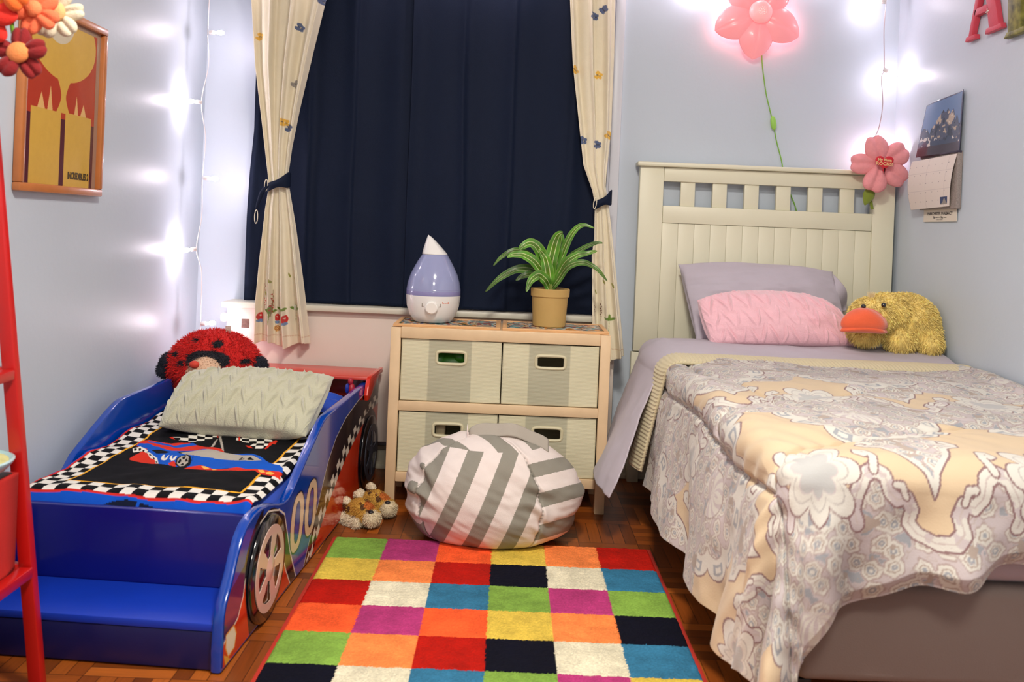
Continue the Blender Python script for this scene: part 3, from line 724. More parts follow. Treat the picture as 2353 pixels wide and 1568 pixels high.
def zero(cu, cz, a, b, tilt):
    du = Ug-cu-(Zg-cz)*tilt; dz = Zg-cz
    e = lambda ra, rb: np.abs(du/ra)**2.4+np.abs(dz/rb)**2.4
    C[e(a+.005, b+.005) < 1] = (10, 20, 50); C[e(a, b) < 1] = CRM; C[e(a*.36, b*.66) < 1] = BLUE
    C[(e(a*.36+.005, b*.66+.005) < 1) & (e(a*.36, b*.66) >= 1)] = (10, 20, 50)
zero(.522, .164, .058, .078, .08); zero(.655, .164, .058, .078, .08)
tw = np.hypot(Ug-1.40, Zg-.14); C[(tw < .16) & (Ug > 1.2)] = BLK
P = np.zeros((nu_, nz_, 3)); off = .0008
P[..., 0] = BP[0]+Ug*bs+off*bc; P[..., 1] = BP[1]+Ug*bc-off*bs; P[..., 2] = Zg
me = grid(P); setcol(me, C.reshape(-1, 3)); obj('side_graphic', me, mat('printed_gloss', attr=True, rough=.12, coat=.45, spec=.4), bed, label='glossy printed side with number 00, checker stripe and red sill')
tyre = mat('tyre_black', (10, 10, 14), .14, coat=.7); rimm = mat('rim_beige', (206, 176, 162), .3, coat=.5)
def wheel(u, z, r, o, rimscale=.80, dark=False):
    Mw = BM_ @ Matrix.Translation((o, u, z)) @ Matrix.Rotation(PI/2, 4, 'Y')
    mb = MB(); mb.lathe([(0, 0), (r-.001, 0), (r, .002), (r-.001, .006), (r-.005, .009), (0, .009)], seg=72, M=Mw)
    wo = mb.to('wheel', tyre, bed)
    R = r*rimscale; h = .0092
    # rim with five openings, cut as polygons
    ng = 200; g = np.linspace(-R, R, ng); X = g[:, None]+0*g[None, :]; Y = g[None, :]+0*g[:, None]; rr = np.hypot(X, Y); th = np.arctan2(Y, X)
    bm = bmesh.new()
    def quadring(r0, r1, a0, a1, n=6):
        pass
    # outline based: ring sectors
    nA = 160; rings = []
    rad = [R*.0, R*.20, R*.30, R*.62, R*.80, R]
    vs = {}
    def open_(a, rr_):
        k = (a/(2*PI)*5) % 1; 
        hw = .20+.16*(rr_/R)
        return R*.28 < rr_ < R*.80 and abs(k-.5) < hw
    nR = 34
    for i in range(nA):
        for j in range(nR+1):
            rr_ = R*j/nR; a = 2*PI*i/nA
            vs[i, j] = bm.verts.new((rr_*math.cos(a+.35), rr_*math.sin(a+.35), h+.002+.005*max(0, 1-rr_/(R*.3))))
    for i in range(nA):
        for j in range(1, nR):
            a = 2*PI*(i+.5)/nA; rm = R*(j+.5)/nR
            if open_(a, rm): continue
            bm.faces.new((vs[i, j], vs[i, j+1], vs[(i+1) % nA, j+1], vs[(i+1) % nA, j]))
    for i in range(nA):
        bm.faces.new((vs[i, 1], vs[(i+1) % nA, 1], vs[0, 0])) if True else None
    bmesh.ops.delete(bm, geom=[v for v in bm.verts if not v.link_faces], context='VERTS')
    bmesh.ops.recalc_face_normals(bm, faces=bm.faces)
    me = bpy.data.meshes.new('m'); bm.to_mesh(me); bm.free(); me.transform(Mw)
    me = solid(me, .002)
    obj('rim', me, mat('rim_dark', (60, 62, 74), .3, coat=.4) if dark else rimm, wo, False)
    return wo
wheel(.268, .134, .130, .001)
wheel(1.405, .140, .135, .001, .78, True)
# ================================================================ RACING BLANKET
PATS = [["R",[[0.67,-0.54],[0.709,-0.554],[0.731,-0.545],[0.739,-0.533],[0.72,-0.493],[0.707,-0.45],[0.721,-0.427],[0.727,-0.404],[0.703,-0.371],[0.684,-0.318],[0.668,-0.272],[0.636,-0.258],[0.633,-0.34],[0.625,-0.403],[0.636,-0.475]]],["B",[[0.727,-0.532],[0.712,-0.485],[0.688,-0.433],[0.715,-0.408],[0.726,-0.394],[0.703,-0.371],[0.679,-0.402],[0.669,-0.423],[0.691,-0.479],[0.705,-0.516]]],["B",[[0.673,-0.541],[0.7,-0.546],[0.697,-0.518],[0.674,-0.487],[0.651,-0.453],[0.639,-0.419],[0.634,-0.372],[0.64,-0.344],[0.661,-0.33],[0.643,-0.272],[0.63,-0.339],[0.625,-0.412],[0.653,-0.499]]],["B",[[0.657,-0.501],[0.647,-0.448],[0.635,-0.408],[0.607,-0.373],[0.603,-0.336],[0.502,-0.292],[0.506,-0.34],[0.516,-0.389],[0.567,-0.435],[0.611,-0.467]]],["W",[[0.647,-0.539],[0.669,-0.527],[0.656,-0.507],[0.634,-0.483],[0.616,-0.481],[0.629,-0.503],[0.616,-0.52]]],["K",[[0.645,-0.534],[0.654,-0.531],[0.639,-0.521],[0.625,-0.521]]],["K",[[0.651,-0.523],[0.657,-0.519],[0.639,-0.508],[0.631,-0.511]]],["K",[[0.642,-0.505],[0.639,-0.497],[0.623,-0.491],[0.626,-0.497]]],["R",[[0.575,-0.507],[0.63,-0.499],[0.614,-0.473],[0.582,-0.443],[0.554,-0.416],[0.519,-0.394],[0.526,-0.415],[0.551,-0.466],[0.564,-0.499]]],["W",[[0.625,-0.483],[0.619,-0.47],[0.577,-0.424],[0.519,-0.392],[0.528,-0.406],[0.562,-0.423],[0.588,-0.452]]],["K",[[0.614,-0.471],[0.608,-0.462],[0.598,-0.452],[0.6,-0.46]]],["K",[[0.59,-0.444],[0.58,-0.433],[0.565,-0.424],[0.572,-0.433]]],["K",[[0.55,-0.417],[0.547,-0.41],[0.533,-0.403],[0.536,-0.408]]],["K",[[0.64,-0.477],[0.638,-0.449],[0.623,-0.411],[0.606,-0.417],[0.608,-0.444]]],["R",[[0.524,-0.368],[0.543,-0.361],[0.522,-0.343],[0.504,-0.339],[0.51,-0.358]]],["B",[[0.593,-0.33],[0.606,-0.328],[0.619,-0.251],[0.636,-0.22],[0.643,-0.203],[0.647,-0.174],[0.617,-0.139],[0.579,-0.104],[0.562,-0.065],[0.534,-0.046],[0.505,-0.038],[0.5,-0.116],[0.508,-0.181],[0.502,-0.241],[0.513,-0.298]]],["G",[[0.615,-0.379],[0.632,-0.351],[0.656,-0.315],[0.635,-0.259],[0.628,-0.218],[0.627,-0.17],[0.589,-0.127],[0.575,-0.154],[0.586,-0.211],[0.587,-0.299],[0.595,-0.334],[0.599,-0.356]]],["R",[[0.491,-0.312],[0.507,-0.306],[0.522,-0.282],[0.502,-0.241],[0.5,-0.199],[0.518,-0.174],[0.506,-0.138],[0.51,-0.088],[0.504,-0.039],[0.471,-0.036],[0.474,-0.087],[0.496,-0.115],[0.486,-0.172],[0.482,-0.212],[0.489,-0.265]]],["Y",[[0.515,-0.28],[0.516,-0.268],[0.5,-0.249],[0.493,-0.263]]],["Y",[[0.5,-0.247],[0.501,-0.234],[0.496,-0.226],[0.491,-0.237]]],["Y",[[0.505,-0.108],[0.508,-0.093],[0.492,-0.082],[0.485,-0.09],[0.492,-0.1]]],["Y",[[0.492,-0.081],[0.502,-0.071],[0.493,-0.055],[0.48,-0.059],[0.479,-0.073]]],["K",[[0.521,-0.347],[0.559,-0.362],[0.588,-0.364],[0.6,-0.352],[0.59,-0.337],[0.561,-0.32],[0.522,-0.309],[0.501,-0.313],[0.5,-0.327]]],["G",[[0.526,-0.345],[0.556,-0.357],[0.583,-0.36],[0.594,-0.35],[0.582,-0.338],[0.544,-0.323],[0.515,-0.321],[0.509,-0.33]]],["K",[[0.53,-0.345],[0.553,-0.352],[0.566,-0.353],[0.547,-0.343],[0.528,-0.339]]],["K",[[0.578,-0.355],[0.586,-0.348],[0.564,-0.341],[0.559,-0.345]]],["K",[[0.577,-0.34],[0.551,-0.327],[0.545,-0.332],[0.561,-0.338]]],["K",[[0.521,-0.333],[0.536,-0.335],[0.527,-0.326],[0.516,-0.328]]],["W",[[0.572,-0.411],[0.595,-0.418],[0.598,-0.413],[0.578,-0.405],[0.563,-0.396],[0.592,-0.401],[0.596,-0.4],[0.553,-0.386],[0.548,-0.391],[0.558,-0.402]]],["W",[[0.559,-0.381],[0.586,-0.391],[0.595,-0.39],[0.572,-0.381],[0.558,-0.372],[0.589,-0.378],[0.586,-0.373],[0.549,-0.362],[0.541,-0.368]]],["K",[[0.594,-0.198],[0.611,-0.193],[0.605,-0.189],[0.594,-0.193],[0.601,-0.184],[0.592,-0.181],[0.586,-0.194]]],["K",[[0.595,-0.174],[0.609,-0.169],[0.592,-0.152],[0.583,-0.15],[0.584,-0.168]]],["G",[[0.821,-0.35],[0.827,-0.344],[0.651,-0.264],[0.663,-0.276]]],["G",[[0.685,-0.319],[0.728,-0.325],[0.761,-0.329],[0.762,-0.326],[0.708,-0.314],[0.687,-0.312]]],["F",[[0.779,-0.474],[0.78,-0.451],[0.797,-0.424],[0.811,-0.392],[0.82,-0.353],[0.788,-0.34],[0.751,-0.369],[0.741,-0.397],[0.742,-0.424],[0.752,-0.457]]],["R",[[0.777,-0.485],[0.78,-0.475],[0.749,-0.456],[0.756,-0.469]]],["R",[[0.821,-0.355],[0.821,-0.35],[0.785,-0.335],[0.788,-0.341]]],["F",[[0.761,-0.271],[0.808,-0.282],[0.808,-0.252],[0.798,-0.213],[0.79,-0.175],[0.789,-0.154],[0.758,-0.15],[0.755,-0.163],[0.706,-0.155],[0.702,-0.185],[0.728,-0.213],[0.753,-0.211],[0.764,-0.259]]],["R",[[0.733,-0.23],[0.728,-0.213],[0.705,-0.193],[0.716,-0.217]]],["R",[[0.809,-0.279],[0.808,-0.273],[0.764,-0.258],[0.768,-0.265]]],["R",[[0.755,-0.163],[0.791,-0.154],[0.782,-0.147],[0.746,-0.142],[0.748,-0.151],[0.701,-0.153],[0.704,-0.159]]]]
nb, mb_ = 560, 300
ub = np.linspace(0, 1.27, nb)[:, None]; vb = np.linspace(0, 1, mb_)[None, :]
Ub = .222+ub+0*vb; Ob = -.034-(BWID-.066)*vb+0*ub
front = np.clip(1-(Ub-.222)/.05, 0, 1)
Zb = .299+.030*np.clip((Ub-.5)/.6, 0, 1)-.045*front**2+.006*fbm(Ub*5, Ob*6, 0, 3, 3)+.003*fbm(Ub*16, Ob*13, 0, 9, 2)
edge = np.minimum(np.abs(Ob+.034), np.abs(Ob+BWID-.032)); Zb = Zb+.010*np.exp(-(edge/.03)**2)*(.6+fbm(Ub*9, Ob*3, 0, 5, 2))-.012*np.exp(-(edge/.008)**2)
Zb = np.maximum(Zb, .285-.05*front**2)
C = np.tile(np.array((8, 8, 12), float), (nb, mb_, 1))
uo = Ub+.006*fbm(Ub*7, Ob*7, 0, 21, 2); oo = Ob+.005*fbm(Ub*6, Ob*8, 0, 22, 2)
O0, O1 = -.022, -.618; F0 = .258
uf = uo-F0; dr = (O0-oo); dl = (oo-O1); sq = .0325
dm = np.minimum(np.minimum(uf, dr), dl)
ii = np.floor(uf/sq); jj = np.floor(dr/sq)
B_ = dm < 2*sq
C[B_ & ((ii+jj) % 2 == 0)] = (226, 222, 214)
C[(dm >= 2*sq) & (dm < 2*sq+.006)] = (234, 168, 44)
dn = np.minimum(uf, dl); C[(dn < 0)] = (10, 76, 184); C[(dn < 0) & (dn > -.006)] = (198, 40, 36)
C[(dn < -.009) & (((oo+.33)/.085)**2+((uf+.036)/.024)**2 < 1) & (np.abs(oo+.318) > .004)] = (12, 20, 44)
colk = {'R': (208, 48, 28), 'B': (12, 84, 190), 'W': (228, 224, 212), 'K': (8, 8, 12), 'G': (172, 164, 152), 'Y': (240, 176, 80)}
for k, pl in PATS:
    m = inpoly(uo, oo, [tuple(p) for p in pl])
    if k == 'F': C[m] = (228, 224, 212); C[m & ((np.floor(uo/.022)+np.floor((oo+uo*.3)/.024)) % 2 == 0)] = (8, 8, 12)
    else: C[m] = colk[k]
Xb = BP[0]+Ub*bs+Ob*bc; Yb = BP[1]+Ub*bc-Ob*bs
me = grid(np.stack([Xb, Yb, Zb], -1), flip=True); setcol(me, C.reshape(-1, 3)); 
me2 = solid(me, .004, -1)
bl = tag(obj('racing_blanket', me2, mat('jersey_print', attr=True, rough=.8, noise=.05, nscale=60, bump=.15, bscale=350, spec=.15)), 'black blanket with checkered border and printed race car, spread on the car bed', 'blanket')
# rumpled blue corner of the sheet by the spoiler, and a small toy clip on the panel edge
P = np.zeros((26, 18, 3)); 
for i in range(26):
    for j in range(18):
        u = 1.17+i/25*.20; o = -.05-.15*j/17; z = .335+.032*math.sin(i/25*PI)*math.sin(j/17*PI)+.014*math.sin(i*.8+j*.5)*math.sin(j/17*PI)
        P[i, j] = BW(u, o, z)
obj('sheet_corner', solid(grid(P, flip=True), .003), mat('sheet_blue', (14, 72, 190)), bed)
clip = thing('toy_figure', 'small red and blue toy wedged at the rear corner of the car bed', 'toy', BW(1.27, -.035, .37))
MB().ell(BW(1.27, -.04, .395), (.012, .014, .024)).ell(BW(1.27, -.045, .425), (.010, .011, .013)).to('body', mat('toy_red', (170, 30, 50), .4), clip)
MB().ell(BW(1.265, -.055, .400), (.008, .012, .018)).ell(BW(1.28, -.03, .385), (.010, .012, .016)).to('cape', mat('toy_blue', (30, 50, 150), .4), clip)
# ================================================================ SAGE CUSHION
sage = (194, 192, 166)
cush = mat('sage_plush', sage, .9, noise=.07, nscale=40, bump=.6, bscale=260, sheen=.5)
me = pillow((-1.08, 3.01, .474), (-.560, 3.02, .478), (-.583, 2.705, .338), (-1.085, 2.775, .335), .16, 380, 240, chevron(8, 4.2, .016, 2, .10), seed=4, wr=.007, pinch=.012)
tag(obj('chevron_cushion', me, cush), 'sage green plush cushion with raised zigzag stitching, lying on the car bed', 'cushion')
# ================================================================ LADYBUG PLUSH
lb = thing('ladybug_plush', 'red plush ladybug pillow with black spots and black feelers behind the sage cushion', 'plush toy', (-1.03, 3.17, .34))
LC = np.array((-1.03, 3.17, .468))
me = blob([(LC, (.165, .10, .128)), (LC+np.array((0, -.045, -.01)), (.125, .07, .10))], .007, 6)
def lcol(P, N):
    C = np.tile(np.array((206, 26, 22), float), (len(P), 1)); D = P-LC
    for a, b, r in ((.03, .088, .019), (-.118, .045, .013), (.125, .03, .016), (-.05, .098, .010), (-.085, .02, .014)):
        C[(D[:, 0]-a)**2+((D[:, 2]-b)*1.5)**2 < r*r] = (24, 22, 30)
    m = ((D[:, 0]-.005)/.076)**2+((D[:, 2]-.034)/.034)**2 < 1; C[m & (D[:, 1] < 0)] = (26, 24, 34)
    return C
me = furry(me, 16000, .012, lcol, width=.0011)
obj('body', me, mat('plush_fur', attr=True, rough=.9, sheen=.05), lb)
fm = blob([(LC+np.array((.0, -.090, -.012)), (.068, .042, .062))], .005, 4)
def fcol(P, N): return np.tile(np.array((228, 190, 160), float), (len(P), 1))
fm = furry(fm, 3000, .006, fcol, width=.0009); obj('face', fm, MATS['plush_fur'], lb, label='beige face patch')
MB().ell(LC+np.array((-.028, -.130, .024)), (.017, .012, .013)).to('nose', mat('nose_red', (206, 60, 40), .7), lb, label='small red nose')
MB().tube([LC+np.array((-.02+.03*math.sin(q), -.130-.004*math.cos(q*2), -.016-.010*math.cos(q))) for q in np.linspace(-1, 1, 9)], .0015, 6).to('mouth', mat('thread_black', (20, 18, 20), .7), lb)
for s in (-1, 1):
    e = blob([(LC+np.array((s*.155, -.01, .008)), (.036, .032, .036)), (LC+np.array((s*.17, -.012, -.018)), (.03, .028, .03))], .006, 3)
    e = furry(e, 2200, .007, lambda P, N: np.tile(np.array((22, 24, 40), float), (len(P), 1)), width=.001)
    obj('ear', e, MATS['plush_fur'], lb, label='black fuzzy ear')
MB().box(LC[0]+.035, LC[0]+.055, LC[1]-.01, LC[1]-.006, LC[2]+.115, LC[2]+.145, .001, None).to('care_tag', mat('satin_tag', (200, 170, 160), .4, noise=.3, nscale=200), lb)
# ================================================================ RUG
rug = thing('area_rug', 'shag rug of bright coloured rectangles with a red bound edge on the parquet', 'rug', (-.02, 2.2, 0))
RX0, RX1, RY1, RY0 = -.512, .476, 2.800, 1.30
cw = (RX1-RX0-.012)/6; ch = .1585
pal = {'g': (122, 158, 66), 'm': (172, 56, 112), 'o': (238, 90, 44), 'y': (212, 182, 74), 'p': (236, 130, 68), 'r': (172, 22, 10), 'k': (8, 9, 24), 'w': (212, 205, 178), 'b': (50, 110, 142)}
rows = ['gmoypr', 'yprkwb', 'rwbgmg', 'omoypk', 'gprkwb', 'kwbgmy', 'ompyrg', 'ybkwop', 'rgmboy', 'wpyrgk']
nx_, ny_ = 395, 600
xs = np.linspace(RX0+.005, RX1-.005, nx_)[:, None]; ys = np.linspace(RY0+.003, RY1-.004, ny_)[None, :]
X = xs+0*ys; Y = ys+0*xs
xj = X+.0016*vn(X*300, Y*300, 0, 1)+.001*vn(X*60, Y*60, 0, 8); yj = Y+.0016*vn(X*300, Y*300, 0, 2)+.001*vn(X*60, Y*60, 0, 9)
ci = np.clip(np.floor((xj-RX0-.006)/cw), 0, 5).astype(int); r0 = .012
ri = np.clip(np.floor((RY1-yj-.022)/ch), 0, 9).astype(int)
tab = np.array([[pal[c] for c in r] for r in rows], float)
C = tab[ri, ci]
mot = 1+.06*fbm(X*28, Y*28, 0, 4, 3)+.10*vn(X*420, Y*420, 0, 6)+.05*fbm(X*8, Y*8, 0, 14, 2)
C = C*mot[..., None]
fx = ((xj-RX0-.006)/cw) % 1; fy = ((RY1-yj-.022)/ch) % 1
groove = np.minimum(np.minimum(fx, 1-fx)*cw, np.minimum(fy, 1-fy)*ch)
Z = .014+.0010*vn(X*330, Y*330, 0, 7)+.0008*vn(X*60, Y*60, 0, 17)-.002*np.exp(-(groove/.003)**2)
ed = np.minimum(np.minimum(X-RX0, RX1-X), np.minimum(RY1-Y, Y-RY0)); Z = Z-.009*np.exp(-(ed/.006)**2)
me = grid(np.stack([X, Y, Z], -1)); setcol(me, np.clip(C, 0, 255).reshape(-1, 3))
obj('pile', me, mat('rug_pile', attr=True, rough=.95, sheen=.0, spec=.15, noise=.12, nscale=500), rug)
redb = mat('rug_binding', (176, 40, 24), .8, bump=.3, bscale=300)
mb = MB()
for a in ((RX0-.004, RX0+.007, RY0, RY1), (RX1-.007, RX1+.004, RY0, RY1), (RX0-.004, RX1+.004, RY1-.005, RY1+.004), (RX0-.004, RX1+.004, RY0-.004, RY0+.004)):
    mb.box(*a, 0, .009, .002)
mb.to('binding', redb, rug)
MB().box(RX0, RX1, RY0, RY1, 0, .005).to('backing', redb, rug, False)
# ================================================================ BEANBAG
BC = np.array((-.022, 2.885, 0)); BX, BY = .286, .218; BH = .338
bean = thing('beanbag_pouffe', 'grey and white striped beanbag pouffe with a top handle, in front of the shelf', 'beanbag', tuple(BC))
nth, nph = 760, 460
th = np.linspace(0, 2*PI, nth, endpoint=False)[:, None]; ph = np.linspace(-PI/2, PI/2, nph)[None, :]
sx = np.cos(th)*np.cos(ph); sy = np.sin(th)*np.cos(ph); sz = np.sin(ph)+0*th
# squashed base, domed top
zc = .150
Zs = np.where(sz < 0, zc+zc*np.sign(sz)*np.abs(sz)**1.0*np.where(sz < 0, 1, 1), zc+(BH-zc)*sz)
rad = np.where(sz < 0, np.abs(np.cos(ph))**.42/np.maximum(np.cos(ph), 1e-6), np.abs(np.cos(ph))**.88/np.maximum(np.cos(ph), 1e-6)); rad = rad+0*th
Xs = sx*rad*BX; Ys = sy*rad*BY
Xs = Xs-.03*np.clip((Zs-zc)/BH, 0, 1)
# panel seams in angle: front panel between two seams
al = np.arctan2(-sy, sx)   # pi/2 = towards camera
seamR = np.abs(al-1.00); seamL = np.abs(al-2.52)
prox = np.exp(-(seamR/.018)**2)+np.exp(-(seamL/.018)**2)
near = np.exp(-(seamR/.22)**2)+np.exp(-(seamL/.22)**2)
wr = .006*fbm(Xs*6, Zs*16+Xs*6, Ys*5, 3, 3)*1.3+.010*near*np.sin(Zs*95+5*fbm(Xs*9, Zs*9, 0, 5, 2)+sx*9)*np.exp(-((Zs-.19)/.12)**2)-.010*prox
side = np.clip((np.abs(sx)-.55)/.4, 0, 1); wr = wr+.007*side*fbm(Xs*3, Zs*30, Ys*8, 8, 2)
top_ = np.clip((Zs-.30)/.05, 0, 1); wr = wr+.008*top_*fbm(Xs*14, Ys*14, 0, 6, 2)
nx__ = sx/BX; ny__ = sy/BY; nz__ = sz/.2; nn = np.sqrt(nx__**2+ny__**2+nz__**2)
Px = Xs+nx__/nn*wr; Py = Ys+ny__/nn*wr; Pz = np.maximum(Zs+nz__/nn*wr*.8, .0)
Pz = np.where(Py+BC[1] < 2.808, np.maximum(Pz, .017), Pz); P = np.stack([Px+BC[0], Py+BC[1], Pz], -1)
me = grid(P, wrapu=True)
front_ = (al > 1.00) & (al < 2.52)
x = P[..., 0]; z = P[..., 2]; q = (x+.022)*1.0-.40*z-.25*np.abs(z-.1)*0+.04
WHT_ = np.array((226, 214, 208), float); GRY = np.array((140, 136, 124), float)
C = np.zeros(P.shape)+WHT_
sF = ((q+.5-.012) % .108) < .050
C[front_ & sF] = GRY
rgt = al <= 1.00; lft = al >= 2.52
qs = z-.30*(x-BC[0])+.30*(P[..., 1]-BC[1])
C[rgt & (((qs+1.02) % .098) < .046)] = GRY
ql = (x+.022)*.8-.35*z+(P[..., 1]-BC[1])*.6
C[lft & (((ql+1.0) % .105) < .046)] = GRY
cap = (P[..., 2] > .318+.012*np.sin(al*3)) & (np.abs(al-1.7) < 3)
qt = x*.9+(P[..., 1]-BC[1])*.7
tc_ = (z > .306); C[tc_] = WHT_; C[tc_ & (((qt+1.01) % .13) < .060)] = GRY
C[(prox > .6) & ((np.floor(z/.006) % 2) == 0)] *= .8
setcol(me, C.reshape(-1, 3)); obj('bag', me, mat('canvas_stripe', attr=True, rough=.85, noise=.04, nscale=30, bump=.25, bscale=500), bean)
# handle
t = np.linspace(0, 1, 50)[:, None]; v = np.linspace(-1, 1, 9)[None, :]
hx_ = -.105+.255*t; hz_ = .332+.030*np.sin(t*PI)**.7-.028*t**2; hy_ = 2.855+.0*t
P = np.stack([hx_+0*v, hy_+.004*np.sin(t*9)+.014*v, hz_+.017*v*(1)+.003*np.sin(t*14)], -1)
me = solid(grid(P), .004); Cc = np.tile(np.array((168, 160, 148), float), (len(me.vertices), 1)); setcol(me, Cc)
obj('handle', me, MATS['canvas_stripe'], bean)
mb = MB(); mb.box(-.112, -.1095, 2.832, 2.86, .327, .367, .0005); mb.to('tag', mat('white_tag', (232, 224, 220), .6), bean, label='small white folded tag')
qbox('tag_print', mat('tag_red', (150, 50, 60), .6), -.1095, -.1088, 2.836, 2.856, .334, .354, bean)
# ================================================================ SLIPPERS
def slipper(cx, cy, yaw, label, sc=1.0):
    t = thing('animal_slipper', label, 'slipper', (cx, cy, 0), 'giraffe print slippers')
    Rz = Matrix.Rotation(yaw, 3, 'Z')
    def W(p): v = Rz @ Vector([k*sc for k in p]); return (cx+v.x, cy+v.y, v.z)
    def E(p, r, e=(0, 0, 0)): return (W(p), tuple(k*sc for k in r), (e[0], e[1], e[2]+yaw))
    me = blob([E((0, 0, .022), (.075, .042, .022)), E((-.01, 0, .048), (.055, .037, .030)), E((.03, 0, .035), (.045, .036, .026))], .004, 5)
    rs = np.random.RandomState(int(cx*1000) % 97); cen = np.array([W((a, b, c)) for a, b, c in rs.uniform((-.08, -.05, .0), (.07, .05, .08), (34, 3))])
    def sc_(P, N):
        C = np.tile(np.array((196, 150, 62), float), (len(P), 1))
        d = np.min(np.linalg.norm(P[:, None, :]-cen[None], axis=2), axis=1); C[d < .0115*sc] = (92, 58, 24); C[np.linalg.norm(P-np.array(W((.028, .004, .062)))[None], axis=1) < .020*sc] = (190, 104, 36)
        C[(P[:, 2] < .022*sc)] = (190, 176, 140); C[(P[:, 2] < .022*sc) & (d < .016*sc)] = (110, 90, 50)
        return C
    obj('body', furry(me, 6000, .006, sc_, width=.0008), MATS['plush_fur'], t)
    pal_ = lambda c: (lambda P, N: np.tile(np.array(c, float), (len(P), 1)))
    mz = blob([E((.062, -.010, .034), (.026, .030, .024))], .004, 3)
    obj('muzzle', furry(mz, 1500, .006, pal_((216, 200, 168)), width=.0008), MATS['plush_fur'], t, label='cream furry muzzle')
    MB().ell(W((.063, -.018, .057)), (.010*sc, .009*sc, .006*sc)).to('nose', mat('nose_black', (16, 18, 28), .4), t)
    cu = blob([E((-.055+.0, -.040, .016), (.018, .012, .016)), E((-.02, -.044, .015), (.022, .012, .016)), E((.018, -.044, .015), (.022, .012, .016))], .004, 3)
    obj('cuff', furry(cu, 2600, .008, pal_((222, 208, 180)), width=.0008), MATS['plush_fur'], t, label='cream furry cuff')
    for a, b, c in ((-.060, -.020, .062), (-.048, .018, .078)):
        e = blob([E((a, b, c), (.018, .012, .017), (0, .5, 0))], .0035, 2)
        obj('ear', furry(e, 900, .004, lambda P, N: np.where((P[:, 2:3] > c*sc-.002), np.array((226, 212, 184.)), np.array((120, 74, 36.))), width=.0008), MATS['plush_fur'], t)
    for b in (-.020, .010):
        MB().ell(W((.012, b, .075)), (.0042*sc,)*3, seg=12, rings=8).to('eye', mat('eye_amber', (120, 60, 14), .08, coat=.8), t)
    return t
slipper(-.452, 2.960, -.72, 'giraffe-spotted fuzzy slipper nearest the rug, by the red side of the car bed')
slipper(-.418, 3.062, -.60, 'giraffe-spotted fuzzy slipper behind its mate, closer to the shelf leg')
# ================================================================ TWIN BED
tb = thing('twin_bed', 'cream slatted-headboard single bed with lavender sheets along the right wall', 'bed', (1.05, 2.65, 0))
hbm = mat('headboard_cream', (228, 224, 198), .42, noise=.025, nscale=6, bump=.04, bscale=60)
HY0, HY1 = 3.585, 3.622
def hb(name, x0, x1, z0, z1, y0=HY0, y1=HY1, bev=.0025, label=None): return MB().box(x0, x1, y0, y1, z0, z1, bev).to(name, hbm, tb, True, label)
hb('headboard_post', .512, .608, .528, 1.272); hb('headboard_post', 1.452, 1.540, .528, 1.272)
hb('headboard_cap', .498, 1.548, 1.272, 1.290, HY0-.022, HY1+.01, .006)
hb('top_rail', .609, 1.451, 1.215, 1.271, HY0+.001); hb('middle_rail', .609, 1.451, 1.048, 1.117, HY0+.001)
for k in range(6):
    x = .609+.0702+k*.1286; hb('headboard_slat', x, x+.058, 1.117, 1.216, HY0+.010, HY1-.006)
for k in range(13):
    x = .609+k*.0648; hb('tongue_board', x+.0004, min(x+.0644, 1.451), .530, 1.047, HY0+.006, HY1-.008, .0011)
hb('lower_panel', .506, 1.546, .10, .524, HY0+.004, HY1-.002)
for x in (.508, 1.50): hb('headboard_leg', x, x+.045, 0, .10)
MB().lathe([(0, 0), (.0042, 0), (.0042, .0015), (0, .0015)], seg=16, M=Matrix.Translation((.532, HY0+.003, .378)) @ Matrix.Rotation(PI/2, 4, 'X')).to('bolt_hole', mat('dark_hole', (40, 26, 18), .8), tb)
taupe = mat('taupe_cloth', (134, 118, 110), .85, noise=.05, nscale=4, bump=.2, bscale=400, sheen=.1)
MB().box(.595, 1.535, 1.745, 3.56, .135, .335, .022, None, 3).to('box_spring', taupe, tb, label='taupe fabric-covered box spring')
lavm = mat('lavender_sheet', (184, 176, 186), .75, noise=.03, nscale=10, bump=.12, bscale=22, sheen=.1)
MB().box(.592, 1.54, 1.745, 3.565, .336, .562, .045, None, 4).to('mattress', lavm, tb, label='mattress in a lavender fitted sheet')
steel = mat('dark_steel', (50, 46, 44), .4, metal=.8)
for x in (.60, 1.50): MB().box(x, x+.03, 1.76, 3.585, .105, .135, .002).to('side_rail', steel, tb)
for x in (.62, 1.50):
    for y in (1.90, 3.40): MB().tube([(x+.01, y, 0), (x+.01, y, .11)], .014, 12).to('leg', steel, tb)
# ---- draping
TX, TY, TZ = .572, 1.735, .582
def drape(a, b, tz=TZ, R=.05, flare=.12, tx=TX, ty=TY, Lmax=.60, fold=.016, seed=0, cornerfold=.03, kf=1.0):
    da, db = np.minimum(a, 0), np.minimum(b, 0); L = np.hypot(da, db)+1e-9; ux, uy = da/L, db/L
    phi = np.arctan2(-db, -da+1e-12)
    arc = R*PI/2
    s = np.where(L > 1e-6, 1, 0)
    e = L-arc
    off = np.where(L < arc, R*np.sin(np.minimum(L, arc)/R), R+flare*np.maximum(e, 0)*.97)
    dz = np.where(L < arc, R*(1-np.cos(np.minimum(L, arc)/R)), R+np.maximum(e, 0)*math.sqrt(max(1-flare**2, .1)))
    peri = np.maximum(b, 0)-np.maximum(a, 0)-phi*.30
    crn = np.sin(np.clip(phi, 0, PI/2)*2)
    amp = (fold+cornerfold*crn)*np.clip((L-.10)/.32, 0, 1)
    off = off+amp*(np.sin(peri*15*kf+seed+1.5*vn(peri*3, L*2, 0, seed))+.22*np.sin(peri*31*kf+seed*2+L*6))
    X = tx+np.maximum(a, 0)+ux*off; Y = ty+np.maximum(b, 0)+uy*off; Z = tz-dz
    return X, Y, Z, L, ux, uy, off
